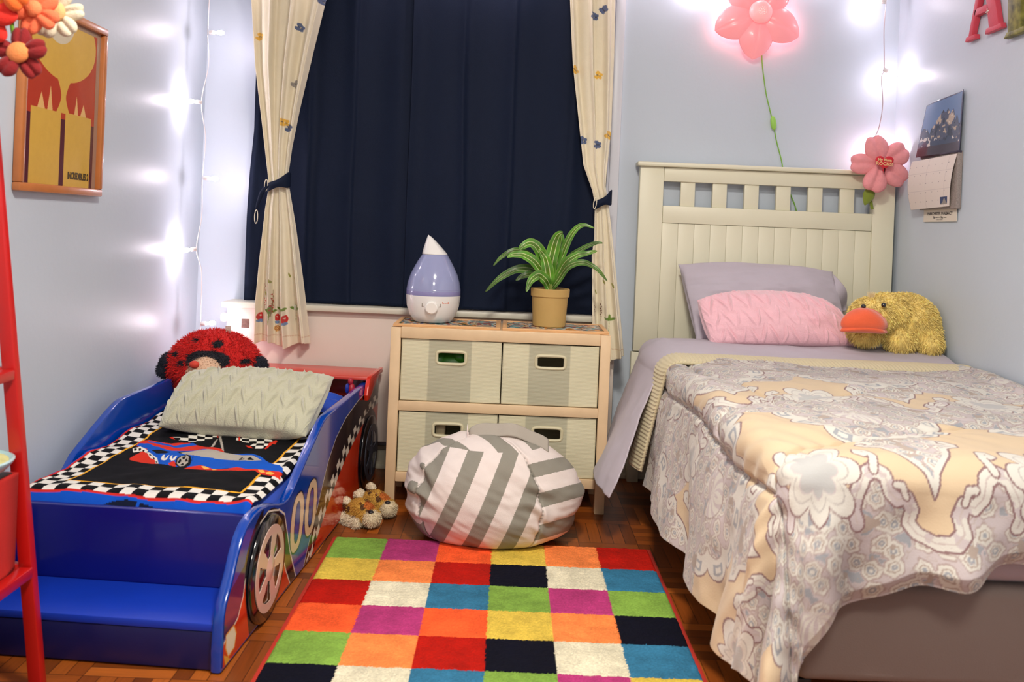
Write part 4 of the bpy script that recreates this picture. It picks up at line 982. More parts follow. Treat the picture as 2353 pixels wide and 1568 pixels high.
# ---- comforter
na, nbb = 700, 860
ta = np.linspace(0, 1, na)[:, None]; tbv = np.linspace(0, 1, nbb)[None, :]
A = -.445+(.968+.445)*ta+0*tbv
bmin = -np.interp(A, [-.445, -.04, .02, .07, .2, .37, 1.0], [.46, .45, .37, .30, .26, .215, .17])
BB = bmin+(1.285+.03*vn(A*4, 0*A+3, 0, 5)-.05*np.clip(-A/.4, 0, 1)-bmin)*tbv
X, Y, Z, L, ux, uy, off = drape(A, BB, seed=1.3, fold=.020, cornerfold=.042)
fw_ = np.clip((-BB-.06)/.16, 0, 1)*np.clip((A+.02)/.1, 0, 1); Y = Y-.020*fw_*(np.sin(A*21+.8+3*fw_*.4)+.5*np.sin(A*47+2+BB*8)); Z = Z+.010*fw_*np.sin(A*33+1)
g1 = np.exp(-((A+.105+.012*np.sin(BB*7))/.008)**2); w1 = np.exp(-((A+.105+.012*np.sin(BB*7))/.05)**2)
sB = np.interp(BB, [.38, .45, .8, 1.05, 1.3], [.125, .118, .095, .03, .01]); m_ = np.clip((BB-.40)/.04, 0, 1)
g2 = np.exp(-((A-sB)/.007)**2)*m_; w2 = np.exp(-((A-sB)/.05)**2)*m_
sC = np.interp(A, [-.11, .0, .13, .47, .67, 1], [-.03, .04, .13, .32, .375, .42]); m3 = np.clip((A+.11)/.02, 0, 1)
g3 = np.exp(-((BB-sC)/.007)**2)*m3; w3_ = np.exp(-((BB-sC)/.05)**2)*m3
g4 = np.exp(-((BB-sC-.42)/.007)**2)*.8*m3; w4 = np.exp(-((BB-sC-.42)/.05)**2)*m3
puff = .012+.008*fbm(A*4, BB*4, 0, 31, 3)+.0035*fbm(A*14, BB*14, 0, 33, 2)-.010*np.maximum.reduce([w1, w2, w3_, w4])-.010*np.maximum.reduce([g1, g2, g3, g4])
puff = puff+.003*np.exp(-(np.minimum(np.abs(A+.105), np.abs(BB-sC))/.09)**2)*np.sin(BB*90+A*60)
edgeh = np.minimum((BB-bmin), 9); puff = puff*np.clip(edgeh/.03, .1, 1)
hemend = np.clip((1.27-BB)/.03, 0, 1); puff = puff*(.3+.7*hemend)
topw = np.exp(-(L/.03)**2)*(L < .05)
nzv = np.where(L < .05*PI/2, np.cos(np.minimum(L, .05*PI/2)/.05), 0); nhv = np.sqrt(1-nzv**2)
Z = Z+puff*nzv; X = X+ux*puff*nhv; Y = Y+uy*puff*nhv
wall = np.clip((A-.90)/.07, 0, 1); Z = Z+.012*np.sin(wall*PI)
X = np.minimum(X, 1.548); Z = np.maximum(Z, .006+.004*np.sin(A*40))
def comf_paint(a, b):
    a = a+.004*fbm(a*9, b*9, 0, 51, 2); b = b+.004*fbm(a*9, b*9, 0, 52, 2)
    beige = np.array((216, 192, 158.)); wht = np.array((218, 214, 204.)); gry = np.array((160, 163, 168.)); tau = np.array((176, 160, 148.)); pur = np.array((140, 108, 108.)); lav = np.array((200, 188, 188.))
    C = np.zeros(a.shape+(3,))+beige
    # small florets used as filling: rings round jittered points
    cs = .040; D = np.full(a.shape, 9.); AN = np.zeros(a.shape); ID = np.zeros(a.shape)
    gi, gj = np.floor(a/cs), np.floor(b/cs)
    for di in (-1, 0, 1):
        for dj in (-1, 0, 1):
            ci, cj = gi+di, gj+dj
            h1 = np.sin(ci*127.1+cj*311.7)*43758.5453; h1 -= np.floor(h1); h2 = np.sin(ci*269.5+cj*183.3)*43758.5453; h2 -= np.floor(h2)
            ex, ey = a-(ci+.2+.6*h1)*cs, b-(cj+.2+.6*h2)*cs; an = np.arctan2(ey, ex)
            d = np.hypot(ex, ey)*(1+.07*np.cos(an*6+h1*6))+.0035*vn(a*70, b*70, 0, 95); m = d < D; D = np.where(m, d, D); AN = np.where(m, an, AN); ID = np.where(m, h2, ID)
    n1 = fbm(a*30, b*30, 0, 61, 3); n3 = fbm(a*12, b*12, 0, 63, 2)
    M = np.zeros(a.shape+(3,))+wht
    M[(D > .0185)] = lav; M[(D > .0175) & (D < .0205)] = pur*.5+wht*.5
    M[(D < .012) & (D > .0095)] = tau; M[D < .0068] = gry; M[D < .0028] = wht
    M[(D > .0215) & (n1 > .35)] = gry; M[np.abs(n1) < .05] = pur*.35+wht*.65; M[(n1 > .75)] = tau
    M = M*(1+.06*n3[..., None])
    def blend(m, col): C[m] = col
    Pa, Pb = .45, .64
    for row in range(-2, 3):
        r = b-row*Pb-.0; ax = .245+(.225 if row % 2 else 0)
        p = np.abs(((a-ax+Pa/2) % Pa)-Pa/2); p2 = Pa/2-p
        sel = (r > -.32) & (r < .66)
        if not sel.any(): continue
        P_, R_, Q_ = p[sel], r[sel], p2[sel]; Cs = C[sel]; Ms = M[sel]; n_ = n1[sel]
        # filled skirt under the scroll band
        line = [(0, -.168), (.030, -.158), (.046, -.136), (.040, -.110), (.052, -.086), (.070, -.092), (.084, -.078), (.092, -.052), (.112, -.040), (.134, -.050), (.150, -.078), (.158, -.112), (.148, -.135)]
        skirt = inpoly(P_, R_, line[:-1]+[(.158, -.112), (.185, -.135), (.2251, -.16), (.2251, -.30), (0, -.30)])
        Cs[skirt] = Ms[skirt]*.97
        d = polydist(P_, R_, line); Cs[d < .0135] = wht; Cs[(d < .0135) & (n_ > .3)] = lav; Cs[np.abs(d-.0140) < .0020] = pur; Cs[d < .0014] = (196, 182, 176)
        curl = [(.112, -.040), (.104, -.015), (.112, .010), (.126, .012), (.130, -.002), (.120, -.008)]
        d = polydist(P_, R_, curl); Cs[d < .0085] = wht; Cs[np.abs(d-.0090) < .0017] = pur
        curl = [(.052, -.086), (.060, -.066), (.072, -.066)]
        d = polydist(P_, R_, curl); Cs[d < .006] = wht; Cs[np.abs(d-.0065) < .0016] = pur
        # big scalloped medallion and its pendant
        th = np.arctan2(R_-.33, P_); rr = np.hypot(P_/.94, (R_-.33)); Rm = .205*(.86+.14*np.abs(np.cos(th*6.0))**.6)
        big = rr < Rm
        pen = inpoly(P_, R_, [(-.01, -.088), (0, -.085), (.010, -.062), (.016, -.044), (.048, -.004), (.060, .020), (.066, .038), (.094, .050), (.106, .078), (.090, .104), (.06, .16), (-.01, .16)])
        dp = polydist(P_, R_, [(0, -.085), (.010, -.062), (.016, -.044), (.048, -.004), (.060, .020), (.066, .038), (.094, .050), (.106, .078), (.090, .104), (.078, .100), (.074, .086), (.084, .080)])
        u = big | pen; Cs[u] = wht
        g = pen & ~big & (dp > .012); Cs[g] = Ms[g]
        Cs[(dp < .0020) & ~(rr < Rm-.006)] = pur
        e = np.abs(rr-Rm); Cs[(e < .0022) & ~(pen & (dp > .004))] = pur
        lob = big & (rr > Rm-.050); k = np.cos(th*12.0); Cs[lob & (k > .2) & (rr < Rm-.012) & (rr > Rm-.036)] = gry; Cs[lob & (k > .75) & (rr < Rm-.018) & (rr > Rm-.030)] = wht
        inn = big & (rr < Rm-.050); Cs[inn] = Ms[inn]; Cs[np.abs(rr-Rm+.050) < .0016] = pur*.6+wht*.4
        cc_ = rr < .06; Cs[cc_] = wht; Cs[cc_ & (np.cos(th*10+rr*120) > .3)] = lav; Cs[np.abs(rr-.06) < .0016] = pur*.6+wht*.4
        # lotus between medallions
        ph = np.arctan2(R_+.045, Q_); ro = np.hypot(Q_, (R_+.045)*.80); Rl = .088*(.62+.38*np.abs(np.cos(ph*3.5-.2))**.8)
        lt = ro < Rl; Cs[lt] = wht; Cs[np.abs(ro-Rl) < .0020] = pur; Cs[np.abs(ro-Rl*.72) < .0017] = (188, 182, 176); Cs[(ro < Rl*.5)] = gry*.5+wht*.5; Cs[np.abs(ro-Rl*.5) < .0014] = lav
        C[sel] = Cs
    # the busier ground of the upper half of the print
    up = (fbm(a*5, b*5, 0, 91, 2)*.22+b > .74) & (np.abs(C-beige).sum(-1) < 1)
    C[up] = M[up]
    C = C*.93
    return C
me = grid(np.stack([X, Y, Z], -1), flip=False); cc = comf_paint(A, BB); setcol(me, np.clip(cc, 0, 255).reshape(-1, 3))
me = solid(me, .012, -1)
tag(obj('comforter', me, mat('comforter_print', attr=True, rough=.8, bump=.15, bscale=300, sheen=.15)), 'quilted beige and grey damask comforter draped over the single bed', 'comforter')
# ---- ribbed blanket edge and turned-down sheet
def band(name, b0, b1, amin, tz, flare, R, mt, th, label, cat, relief=None, nA=300, nB=60, hemr=0, wf=.010, tx=TX, shift=None, seed=2):
    a = (amin+(.965-amin)*np.linspace(0, 1, nA))[:, None]; b = np.linspace(b0, b1, nB)[None, :]; Am = a+0*b; Bm = b+0*a
    if shift is not None: Bm = Bm+shift(Am)
    X, Y, Z, L, ux, uy, off = drape(Am, Bm, tz=tz, R=R, flare=flare, fold=wf, seed=seed, tx=tx)
    t = (b-b0)/(b1-b0)+0*a; Z = Z+hemr*np.sin(np.clip(t, 0, 1)*PI)*np.clip(1-L/.06, 0, 1); X = X-hemr*np.sin(t*PI)*np.clip(L/.06, 0, 1)
    if relief is not None:
        rr = relief(Am, Bm); nzv = np.clip(1-L/.08, 0, 1); Z = Z+rr*nzv; X = X-rr*(1-nzv)
    X = np.minimum(X, 1.549)
    me = solid(grid(np.stack([X, Y, Z], -1)), th, -1)
    return tag(obj(name, me, mt), label, cat)
rib = mat('ribbed_beige', (206, 194, 158), .85, noise=.05, nscale=30, bump=.3, bscale=300, sheen=.2)
band('ribbed_blanket', 1.15, 1.318, -.405, .594, .20, .06, rib, .012, 'beige ribbed blanket edge showing between the comforter and the lavender sheet', 'blanket',
     relief=lambda a, b: .0013*np.sin(a*2*PI/.0125+.6*vn(b*20, a*5, 0, 2)), nA=760, nB=50, hemr=.012, shift=lambda a: .02*np.clip(-a/.4, 0, 1)+.010*vn(a*5, 0*a, 0, 3))
band('flat_sheet', 1.27, 1.71, -.50, .596, .42, .06, lavm, .004, 'lavender flat sheet folded down near the pillows and hanging off the bed side', 'bed sheet',
     relief=lambda a, b: .004*fbm(a*8, b*10, 0, 12, 3)+.002, nB=70, hemr=.024, wf=.006, shift=lambda a: -.20*np.clip(-a/.45, 0, 1)**1.2+.012*vn(a*4, 0*a, 0, 7))
# ================================================================ PILLOWS
def folds(U, V): return .006*np.exp(-((V-.1)/.5)**2)*np.sin(V*26+6*vn(U*3, V*2, 0, 4))*.5+.006*fbm(U*3, V*7, 0, 9, 3)
pw = thing('bed_pillow', 'lavender grey bed pillow leaning against the cream headboard', 'pillow', (1.0, 3.45, .60))
me = pillow((.650, 3.545, .892), (1.292, 3.545, .888), (1.325, 3.40, .590), (.708, 3.40, .590), .15, 220, 140, folds, seed=6, pinch=.03, wr=.006, arch=.02)
me.transform(Matrix.Translation((0, -.02, 0))); obj('pillowcase', me, lavm, pw)
P = np.zeros((24, 18, 3))
for i in range(24):
    for j in range(18):
        f = i/23; g = j/17
        x = 1.272+.075*f*(.55+.6*g*(1-.55*g)); z = .872-.17*g-.055*f*(1-g)*1.0+.03*f*g
        P[i, j] = (x, 3.50-.03*math.sin(g*3+f*2)-.02*g, z)
obj('case_flap', solid(grid(P), .004), lavm, pw)
pinkm = mat('pink_plush', (242, 190, 200), .9, noise=.05, nscale=40, bump=.6, bscale=260, sheen=.6)
me = pillow((.688, 3.315, .765), (1.195, 3.315, .782), (1.325, 3.215, .620), (.728, 3.215, .605), .16, 320, 180, chevron(8, 3.2, .0105, 5, .13), seed=11, pinch=.0, wr=.007, arch=.035)
tag(obj('chevron_cushion', me, pinkm), 'pink plush cushion with raised zigzag stitching in front of the lavender pillow', 'cushion')
# ================================================================ DUCK
dk = thing('duck_plush', 'yellow fuzzy duck pillow toy with an orange bill resting on the bed', 'plush toy', (1.42, 3.1, .60))
plm = MATS['plush_fur']
me = blob([((1.432, 3.13, .703), (.106, .15, .100)), ((1.465, 3.10, .67), (.068, .12, .070)), ((1.268, 3.02, .728), (.075, .075, .063)), ((1.335, 3.06, .735), (.085, .085, .07)), ((1.25, 3.03, .665), (.06, .06, .045)), ((1.37, 3.02, .645), (.055, .05, .05)), ((1.47, 3.02, .635), (.045, .06, .04))], .007, 5)
def dcol(P, N): return np.tile(np.array((238, 212, 128), float), (len(P), 1))*(1+.10*vn(P[:, 0]*60, P[:, 1]*60, P[:, 2]*60, 3))[:, None]
me.transform(Matrix.Translation((.025, .14, .018)))
me = furry(me, 26000, .011, dcol, width=.0010, droop=.6); obj('body', me, plm, dk)
tf = MB()
for k in range(60):
    a = random.uniform(0, 2*PI); r = random.uniform(0, .012); p = (1.283+r*math.cos(a), 3.15+r*math.sin(a), .805)
    tf.tube([p, (p[0]+random.uniform(-.012, .012), p[1]+random.uniform(-.01, .01), p[2]+random.uniform(.012, .026))], [.0009, .0003], 4)
tf.to('head_tuft', mat('pale_tuft', (230, 206, 160), .9), dk, label='pale fluffy head tuft')
def bill(z, rz, ry, name, droop):
    n, m = 60, 40; P = np.zeros((n, m, 3))
    for i in range(n):
        a = 2*PI*i/n
        for j in range(m):
            t = -PI/2+PI*j/(m-1); c = math.cos(t)
            x = .078*math.copysign(abs(math.cos(a))**.85, math.cos(a))*c; y = ry*math.sin(a)*c*(1+.1*math.cos(a)); zz = rz*math.sin(t)
            P[i, j] = (1.238+x-.01*(y < 0), 3.082+y, .018+z+zz-(x*x)*2.2-.0*y+(.012 if (name == 'bill' and t > 0) else 0)*c*math.exp(-(x/.03)**2))
    return grid(P, wrapu=True)
orm = mat('bill_orange', (236, 96, 52), .8, noise=.04, nscale=50, bump=.3, bscale=350, sheen=.5)
obj('bill', bill(.714, .042, .052, 'bill', 0), orm, dk, label='orange felt bill'); obj('lower_bill', bill(.690, .018, .046, 'low', 0), orm, dk)
for x, y, z in ((1.298, 3.080, .788), (1.232, 3.088, .780)):
    MB().ell((x, y, z), (.0085, .0075, .0085), seg=16, rings=10).to('eye', mat('eye_black', (16, 12, 10), .06, coat=1), dk)
# ================================================================ PLUSH FLOWER ON HEADBOARD
def plush_flower(name, cx, cy, cz, R, pr, npet, rot, col, centre, label, cat, facing=(0, -1, 0), heart=False, group=None, depth=.022, seed=0, ptip=False):
    t = thing(name, label, cat, (cx, cy, cz), group)
    f = Vector(facing).normalized(); q = f.to_track_quat('Z', 'Y').to_matrix().to_4x4(); M0 = Matrix.Translation((cx, cy, cz)) @ q
    pm = mat('petal_'+'_'.join(map(str, col)), col, .9, noise=.08, nscale=60, bump=.4, bscale=300, sheen=.12)
    for k in range(npet):
        a = rot+2*PI*k/npet; mb = MB(); b = bmesh.new(); bmesh.ops.create_uvsphere(b, u_segments=28, v_segments=18, radius=1)
        for v in b.verts:
            x, y, z = v.co; dent = 1-.16*math.exp(-(y/.25)**2)*(x > 0)*x
            wob = 1+.07*math.sin(3*x+k*2+seed)+.05*math.sin(5*y+k)
            v.co = Vector((x*pr*1.15*dent, y*pr*.98*wob*(.78+.22*x), z*depth*wob-.35*depth*math.exp(-(y/.22)**2)*(z > 0)))
        b.transform(M0 @ Matrix.Rotation(a, 4, 'Z') @ Matrix.Translation((R, 0, .006*math.sin(k*2.4+seed))) @ Matrix.Rotation(-.12, 4, 'Y'))
        mb.join(b); mb.to('petal', pm, t)
    if not heart:
        mb = MB(); b = bmesh.new(); bmesh.ops.create_uvsphere(b, u_segments=28, v_segments=18, radius=1)
        for v in b.verts: v.co = Vector((v.co.x*R*.75, v.co.y*R*.75, v.co.z*depth*.9+depth*.8))
        b.transform(M0); mb.join(b); mb.to('flower_centre', mat('centre_%d_%d_%d' % centre, centre, .8, noise=.1, nscale=60, bump=.4, bscale=300, sheen=.1), t)
    else:
        H = []
        for k in range(60):
            s = 2*PI*k/60; H.append((16*math.sin(s)**3*.00215, (13*math.cos(s)-5*math.cos(2*s)-2*math.cos(3*s)-math.cos(4*s))*.00205))
        MB().prism(H, .014, M0 @ Matrix.Translation((0, .002, .042)), bev=.005).to('heart', mat('heart_red', (206, 24, 44), .7, sheen=.3, noise=.05), t, label='red heart centre with pale lettering')
        tx = mat('heart_text', (240, 190, 140), .7)
        for s, dy, sz in (('My Mom', .0095, .0145), ('ROCKS!', -.0055, .0180)):
            put_text('lettering', s, sz, M0 @ Matrix.Rotation(-.06, 4, 'Z') @ Matrix.Translation((-.001, dy, .0567)), tx, t, .0006, .0005)
    return t, M0
pf, M0 = plush_flower('plush_flower', 1.447, 3.515, 1.312, .056, .056, 5, .62, (240, 156, 160), (0, 0, 0), 'pink plush flower with a red lettered heart, hooked over the headboard corner', 'plush flower', (-.12, -1, .05), True, depth=.026)
grn = mat('leaf_green_plush', (124, 140, 44), .9, noise=.1, nscale=40, sheen=.5)
MB().tube([(1.42, 3.545, 1.275), (1.415, 3.545, 1.23), (1.425, 3.552, 1.18), (1.438, 3.556, 1.135)], [.008, .008, .008, .006], 10).to('stem', grn, pf)
b = bmesh.new(); bmesh.ops.create_uvsphere(b, u_segments=20, v_segments=14, radius=1)
for v in b.verts: v.co = Vector((v.co.x*.024*(1-.55*max(0, -v.co.z)), v.co.y*.009, v.co.z*.040))
mb = MB(); mb.join(b, Matrix.Translation((1.412, 3.535, 1.186)) @ Matrix.Rotation(.35, 4, 'Y')); mb.to('leaf', grn, pf)
b = bmesh.new(); bmesh.ops.create_uvsphere(b, u_segments=20, v_segments=14, radius=1)
for v in b.verts: v.co = Vector((v.co.x*.011, v.co.y*.008, v.co.z*.026))
mb = MB(); mb.join(b, Matrix.Translation((1.424, 3.543, 1.215)) @ Matrix.Rotation(-.5, 4, 'Y')); mb.to('leaf', grn, pf)
# ================================================================ STRING LIGHTS
bulbm = mat('bulb_glow', (255, 255, 255), .3, emit=(255, 238, 250), estr=BULB_E)
bulbr = mat('bulb_glow_soft', (255, 255, 255), .3, emit=(255, 238, 250), estr=100)
bulbt = mat('bulb_glow_top', (255, 255, 255), .3, emit=(255, 238, 250), estr=150)
sockm = mat('socket_white', (236, 228, 226), .35)
cordm = mat('cord_white', (222, 214, 214), .5); cordb = mat('cord_rose', (190, 170, 172), .5)
def smooth_path(pts, n=8):
    C = [Vector(p) for p in pts]; k = len(C); out = []
    for i in range(k-1):
        p0, p1, p2, p3 = C[max(i-1, 0)], C[i], C[i+1], C[min(i+2, k-1)]
        for s in range(n):
            f = s/n; out.append(.5*((2*p1)+(-p0+p2)*f+(2*p0-5*p1+4*p2-p3)*f*f+(-p0+3*p1-3*p2+p3)*f**3))
    out.append(C[-1]); return out
def fairy(label, cord, bulbs, cm, r=.0018, bulbm=bulbm):
    t = thing('string_light', label, 'string lights', cord[0], 'strings of white bulbs')
    MB().tube(smooth_path(cord), r, 6).to('cord', cm, t)
    for (s, e) in bulbs:
        s, e = Vector(s), Vector(e); d = (e-s).normalized()
        q = d.to_track_quat('Z', 'Y').to_matrix().to_4x4()
        MB().lathe([(0, 0), (.0075, 0), (.0082, .004), (.0082, .017), (.0065, .020), (0, .020)], seg=18, M=Matrix.Translation(s) @ q).to('socket', sockm, t)
        mb = MB(); mb.lathe([(.0042, .020), (.0046, .028), (.0078, .036), (.0088, .043), (.0075, .051), (.004, .056), (0, .0575)], seg=12, M=Matrix.Translation(s) @ q)
        mb.to('bulb', bulbm, t, auto=False)
def bulb_at(cordpt, dirv): c = Vector(cordpt); d = Vector(dirv).normalized(); return (tuple(c), tuple(c+d*.05))
lc = [(-1.190, 3.44, 2.1), (-1.192, 3.43, 1.90), (-1.192, 3.425, 1.705), (-1.186, 3.43, 1.58), (-1.196, 3.40, 1.432), (-1.186, 3.43, 1.30), (-1.192, 3.43, 1.145), (-1.188, 3.43, 1.0), (-1.196, 3.41, .872), (-1.180, 3.43, .78), (-1.176, 3.43, .588), (-1.178, 3.44, .46)]
fairy('string of white bulbs hanging down the left corner beside the curtains', lc,
      [bulb_at((-1.186, 3.425, 1.705), (1, 0, .0)), bulb_at((-1.200, 3.40, 1.432), (-.55, -.85, -.05)), bulb_at((-1.186, 3.43, 1.145), (1, 0, -.02)), bulb_at((-1.200, 3.41, .872), (-.55, -.85, -.12)), bulb_at((-1.172, 3.43, .585), (1, -.1, .1))], cordm)
rcord = [(1.466, 3.57, 2.1), (1.462, 3.565, 1.965), (1.457, 3.56, 1.85), (1.462, 3.555, 1.70), (1.455, 3.56, 1.66), (1.468, 3.57, 1.56), (1.462, 3.58, 1.47), (1.447, 3.595, 1.415), (1.428, 3.595, 1.385), (1.430, 3.60, 1.345), (1.436, 3.61, 1.32)]
fairy('string of white bulbs hanging in the right corner above the pink plush flower', rcord,
      [bulb_at((1.458, 3.56, 1.965), (-1, -.1, -.05)), bulb_at((1.458, 3.550, 1.694), (1, -.1, -.55)), bulb_at((1.447, 3.595, 1.416), (.55, -.1, -1))], cordb, bulbm=bulbr)
tc_ = []; tbulbs = []
xs_ = [-1.2, -1.02, -.78, -.52, -.26, .0, .24, .48, .72, .95, 1.2, 1.47]
for i, x in enumerate(xs_): tc_.append((x, 3.41 if x < .5 else 3.6, 2.10-.05*math.sin(i*1.7)))
for i in range(1, len(xs_)-1): tbulbs.append(bulb_at((xs_[i], tc_[i][1]-.01, tc_[i][2]-.005), (.15*math.sin(i*3), .0 if xs_[i] < .5 else .1, -1)))
fairy('string of white bulbs running along the top of the window curtains', tc_, tbulbs, cordm, bulbm=bulbt)
# ================================================================ FLOWER WALL LAMP
fx, fy, fz = .964, 3.592, 1.905
fl = thing('flower_lamp', 'glowing pink flower wall lamp with beaded centre and green cord', 'wall lamp', (fx, 3.62, fz))
petm = mat('lamp_petal', (246, 156, 160), .3, coat=.3, emit=(255, 150, 155), estr=.30)
MB().lathe([(0, 0), (.075, 0), (.08, .006), (.07, .03), (0, .03)], (0, 0, 0), 40, Matrix.Translation((fx, 3.648, fz)) @ Matrix.Rotation(PI/2, 4, 'X')).to('lamp_base', mat('lamp_white', (240, 232, 232), .4), fl)
for k, ang in enumerate((203, -27, -95, 128, 56)):
    a = math.radians(ang); nA, nB = 60, 30; P = np.zeros((nA, nB, 3))
    Lp = .186 if k != 2 else .182; Wp = .068
    for i in range(nA):
        t = i/(nA-1); s = .012+(Lp-.012)*t
        wd = Wp*(math.sin(min(1, (t*.97+.03))**.95*PI)**.62)*(1-.0*t)+.0006
        if t > .9: wd = Wp*math.sin((.9*.97+.03)**.95*PI)**.62*(1-((t-.9)/.1)**1.35)+.0004
        for j in range(nB):
            v = j/(nB-1)*2-1
            yy = .040-.020*t+.030*math.sin(t*PI)*(1-v*v)*.9-.012*math.exp(-(v/.10)**2)*math.sin(t*PI)*.25
            lx, lz = s*math.cos(a)-wd*v*math.sin(a), s*math.sin(a)+wd*v*math.cos(a)
            P[i, j] = (fx+lx, 3.625-yy, fz+lz)
    obj('petal', solid(grid(P), .003), petm, fl)
mb = MB(); mb.lathe([(0, .030), (.020, .029), (.036, .022), (.044, .010), (.046, 0), (0, 0)], seg=48, M=Matrix.Translation((fx, 3.565, fz)) @ Matrix.Rotation(PI/2, 4, 'X'))
ctrm = mat('lamp_centre', (250, 190, 190), .4, emit=(255, 150, 150), estr=.30)
co = mb.to('flower_centre', ctrm, fl)
mb = MB()
for r_, n_ in ((0, 1), (.0075, 6), (.015, 12), (.0225, 18), (.030, 24), (.037, 28)):
    for k in range(n_):
        a = 2*PI*k/max(n_, 1)+r_*40; zz = .030-.022*(r_/.044)**2.2
        mb.ell((fx+r_*math.cos(a), 3.565-zz, fz+r_*math.sin(a)), (.0026,)*3, seg=8, rings=6)
be = mb.to('beads', mat('lamp_bead', (255, 214, 210), .3, emit=(255, 190, 186), estr=.45), co)
gcord = mat('cord_green', (120, 176, 52), .45)
cp = [(.99, 3.63, 1.80), (.994, 3.636, 1.755), (1.0, 3.638, 1.70), (1.018, 3.640, 1.60), (1.036, 3.638, 1.53), (1.055, 3.636, 1.46), (1.07, 3.64, 1.40), (1.092, 3.642, 1.33), (1.104, 3.642, 1.28), (1.13, 3.642, 1.20), (1.163, 3.642, 1.12), (1.18, 3.642, 1.0)]
MB().tube(smooth_path(cp), .0024, 8).to('cord', gcord, fl, label='green power cord')
b = bmesh.new(); bmesh.ops.create_uvsphere(b, u_segments=20, v_segments=14, radius=1)
for v in b.verts: v.co = Vector((v.co.x*.012, v.co.y*.009, math.copysign(abs(v.co.z)**.8, v.co.z)*.029))
mb = MB(); mb.join(b, Matrix.Translation((1.052, 3.632, 1.472)) @ Matrix.Rotation(-.16, 4, 'Y')); mb.to('switch', mat('switch_green', (150, 204, 84), .4), fl, label='pale green inline switch')
light('flower_lamp_glow', 'POINT', (fx, 3.632, fz-.06), 1.0, (1, .60, .62), .02)
light('flower_lamp_glow', 'POINT', (fx+.09, 3.632, fz-.02), .7, (1, .60, .62), .02)
light('flower_lamp_glow', 'POINT', (fx-.09, 3.632, fz-.02), .7, (1, .60, .62), .02)
# ================================================================ CALENDAR
RW = lambda y, z, x: Matrix(((0, 0, -1, x), (-1, 0, 0, y), (0, 1, 0, z), (0, 0, 0, 1)))
LW = lambda y, z, x: Matrix(((0, 0, 1, x), (1, 0, 0, y), (0, 1, 0, z), (0, 0, 0, 1)))
cl = thing('wall_calendar', 'hanging wall calendar with a mountain photo above a curled month page', 'calendar', (1.55, 3.21, 1.1))
nY, nZ = 150, 110
yy = np.linspace(3.355, 3.085, nY)[:, None]; zz = np.linspace(1.330, 1.545, nZ)[None, :]; t = (zz-1.33)/.215; s = (3.355-yy)/.27
X = 1.545-.018*(1-t)*(1-s)-.004*np.sin(s*6)-.006*(1-t); P = np.stack([X, yy+0*zz+.02*(1-t)*(1-s), zz+0*yy-.02*(1-s)*t-.00*s], -1)
S_ = s+0*t; T_ = t+0*s
C = np.zeros((nY, nZ, 3))+np.array((92, 118, 160.)); 
n = fbm(S_*7, T_*7, 0, 71, 4); ridge = .30+.45*np.exp(-((S_-.62)/.28)**2)+.12*np.abs(vn(S_*9, 0*S_, 0, 73))+.06*vn(S_*30, 0*S_, 0, 74)
mt = T_ < ridge; C[mt] = (70, 74, 96); C[mt & (n > .1)] = (178, 158, 140); C[mt & (n > .55)] = (226, 216, 206); C[mt & (n < -.5)] = (34, 40, 62)
m2_ = T_ < (.26+.25*np.exp(-((S_-.1)/.2)**2)+.05*vn(S_*20, 0*S_, 0, 75)); C[m2_] = (52, 62, 88); C[m2_ & (fbm(S_*16, T_*16, 0, 77, 2) > .3)] = (200, 190, 184)
C[T_ < .17] = (54, 40, 54); C[(S_ < .02) | (S_ > .97) | (T_ > .975)] = (60, 56, 84)
me = grid(P); setcol(me, C.reshape(-1, 3)); ck = mat('calendar_print', attr=True, rough=.22, coat=.4)
obj('photo_page', solid(me, .0012), ck, cl)
yy = np.linspace(3.375, 3.09, nY)[:, None]; zz = np.linspace(1.140, 1.322, nZ)[None, :]; t = (zz-1.14)/.182; s = (3.375-yy)/.285
X = 1.542-.035*np.sin(t*PI*.5+.2)*(1-s)*.8-.012*np.sin(t*2.6)-.012*(1-t); P = np.stack([X, yy+.03*(1-t)*1.0+0*zz, zz+0*yy-.008*(1-s)], -1)
S_ = s+0*t; T_ = t+0*s; C = np.zeros((nY, nZ, 3))+np.array((226, 214, 206.))
gx = (S_*7) % 1; gz = (T_*5.6) % 1; C[(gx < .02) | (gz < .02)] = (206, 194, 190)
dig = (gx > .10) & (gx < .17) & (gz > .74) & (gz < .84) & (T_ < .88); C[dig] = (120, 110, 116)
th = (S_ > .78) & (S_ < .95) & (T_ > .05) & (T_ < .20); C[th] = (60, 72, 110); C[th & (T_-.07 < .10*np.exp(-((S_-.88)/.035)**2))] = (150, 142, 136)
me = grid(P); setcol(me, C.reshape(-1, 3)); obj('month_page', solid(me, .0012), mat('paper_print', attr=True, rough=.6), cl)
MB().box(1.536, 1.553, 3.085, 3.36, 1.132, 1.332, .001).to('page_block', mat('page_edges', (150, 138, 132), .6, noise=.3, nscale=200), cl)
MB().box(1.532, 1.549, 3.083, 3.362, 1.326, 1.334, .002).to('binding', mat('spiral_dark', (60, 52, 70), .4), cl)
st_ = MB().box(1.5495, 1.5515, 3.105, 3.352, 1.088, 1.134).to('advert_strip', mat('strip_paper', (222, 212, 196), .6), cl, False)
ink = mat('ink_dark', (64, 58, 58), .6)
for s, z, sz in (('PARKCHESTER PHARMACY', 1.1245, .0155), ('Tel. 718-000 Fax. 718-000', 1.1115, .011), ('- ---- -- ------- -', 1.1035, .008)):
    if 'Tel' in s: s = 'Tel. ----- - - - Fax. ------'
    put_text('lettering', s, sz, RW(3.228, z-.008, 1.5492), ink, st_, .0002, .0003)
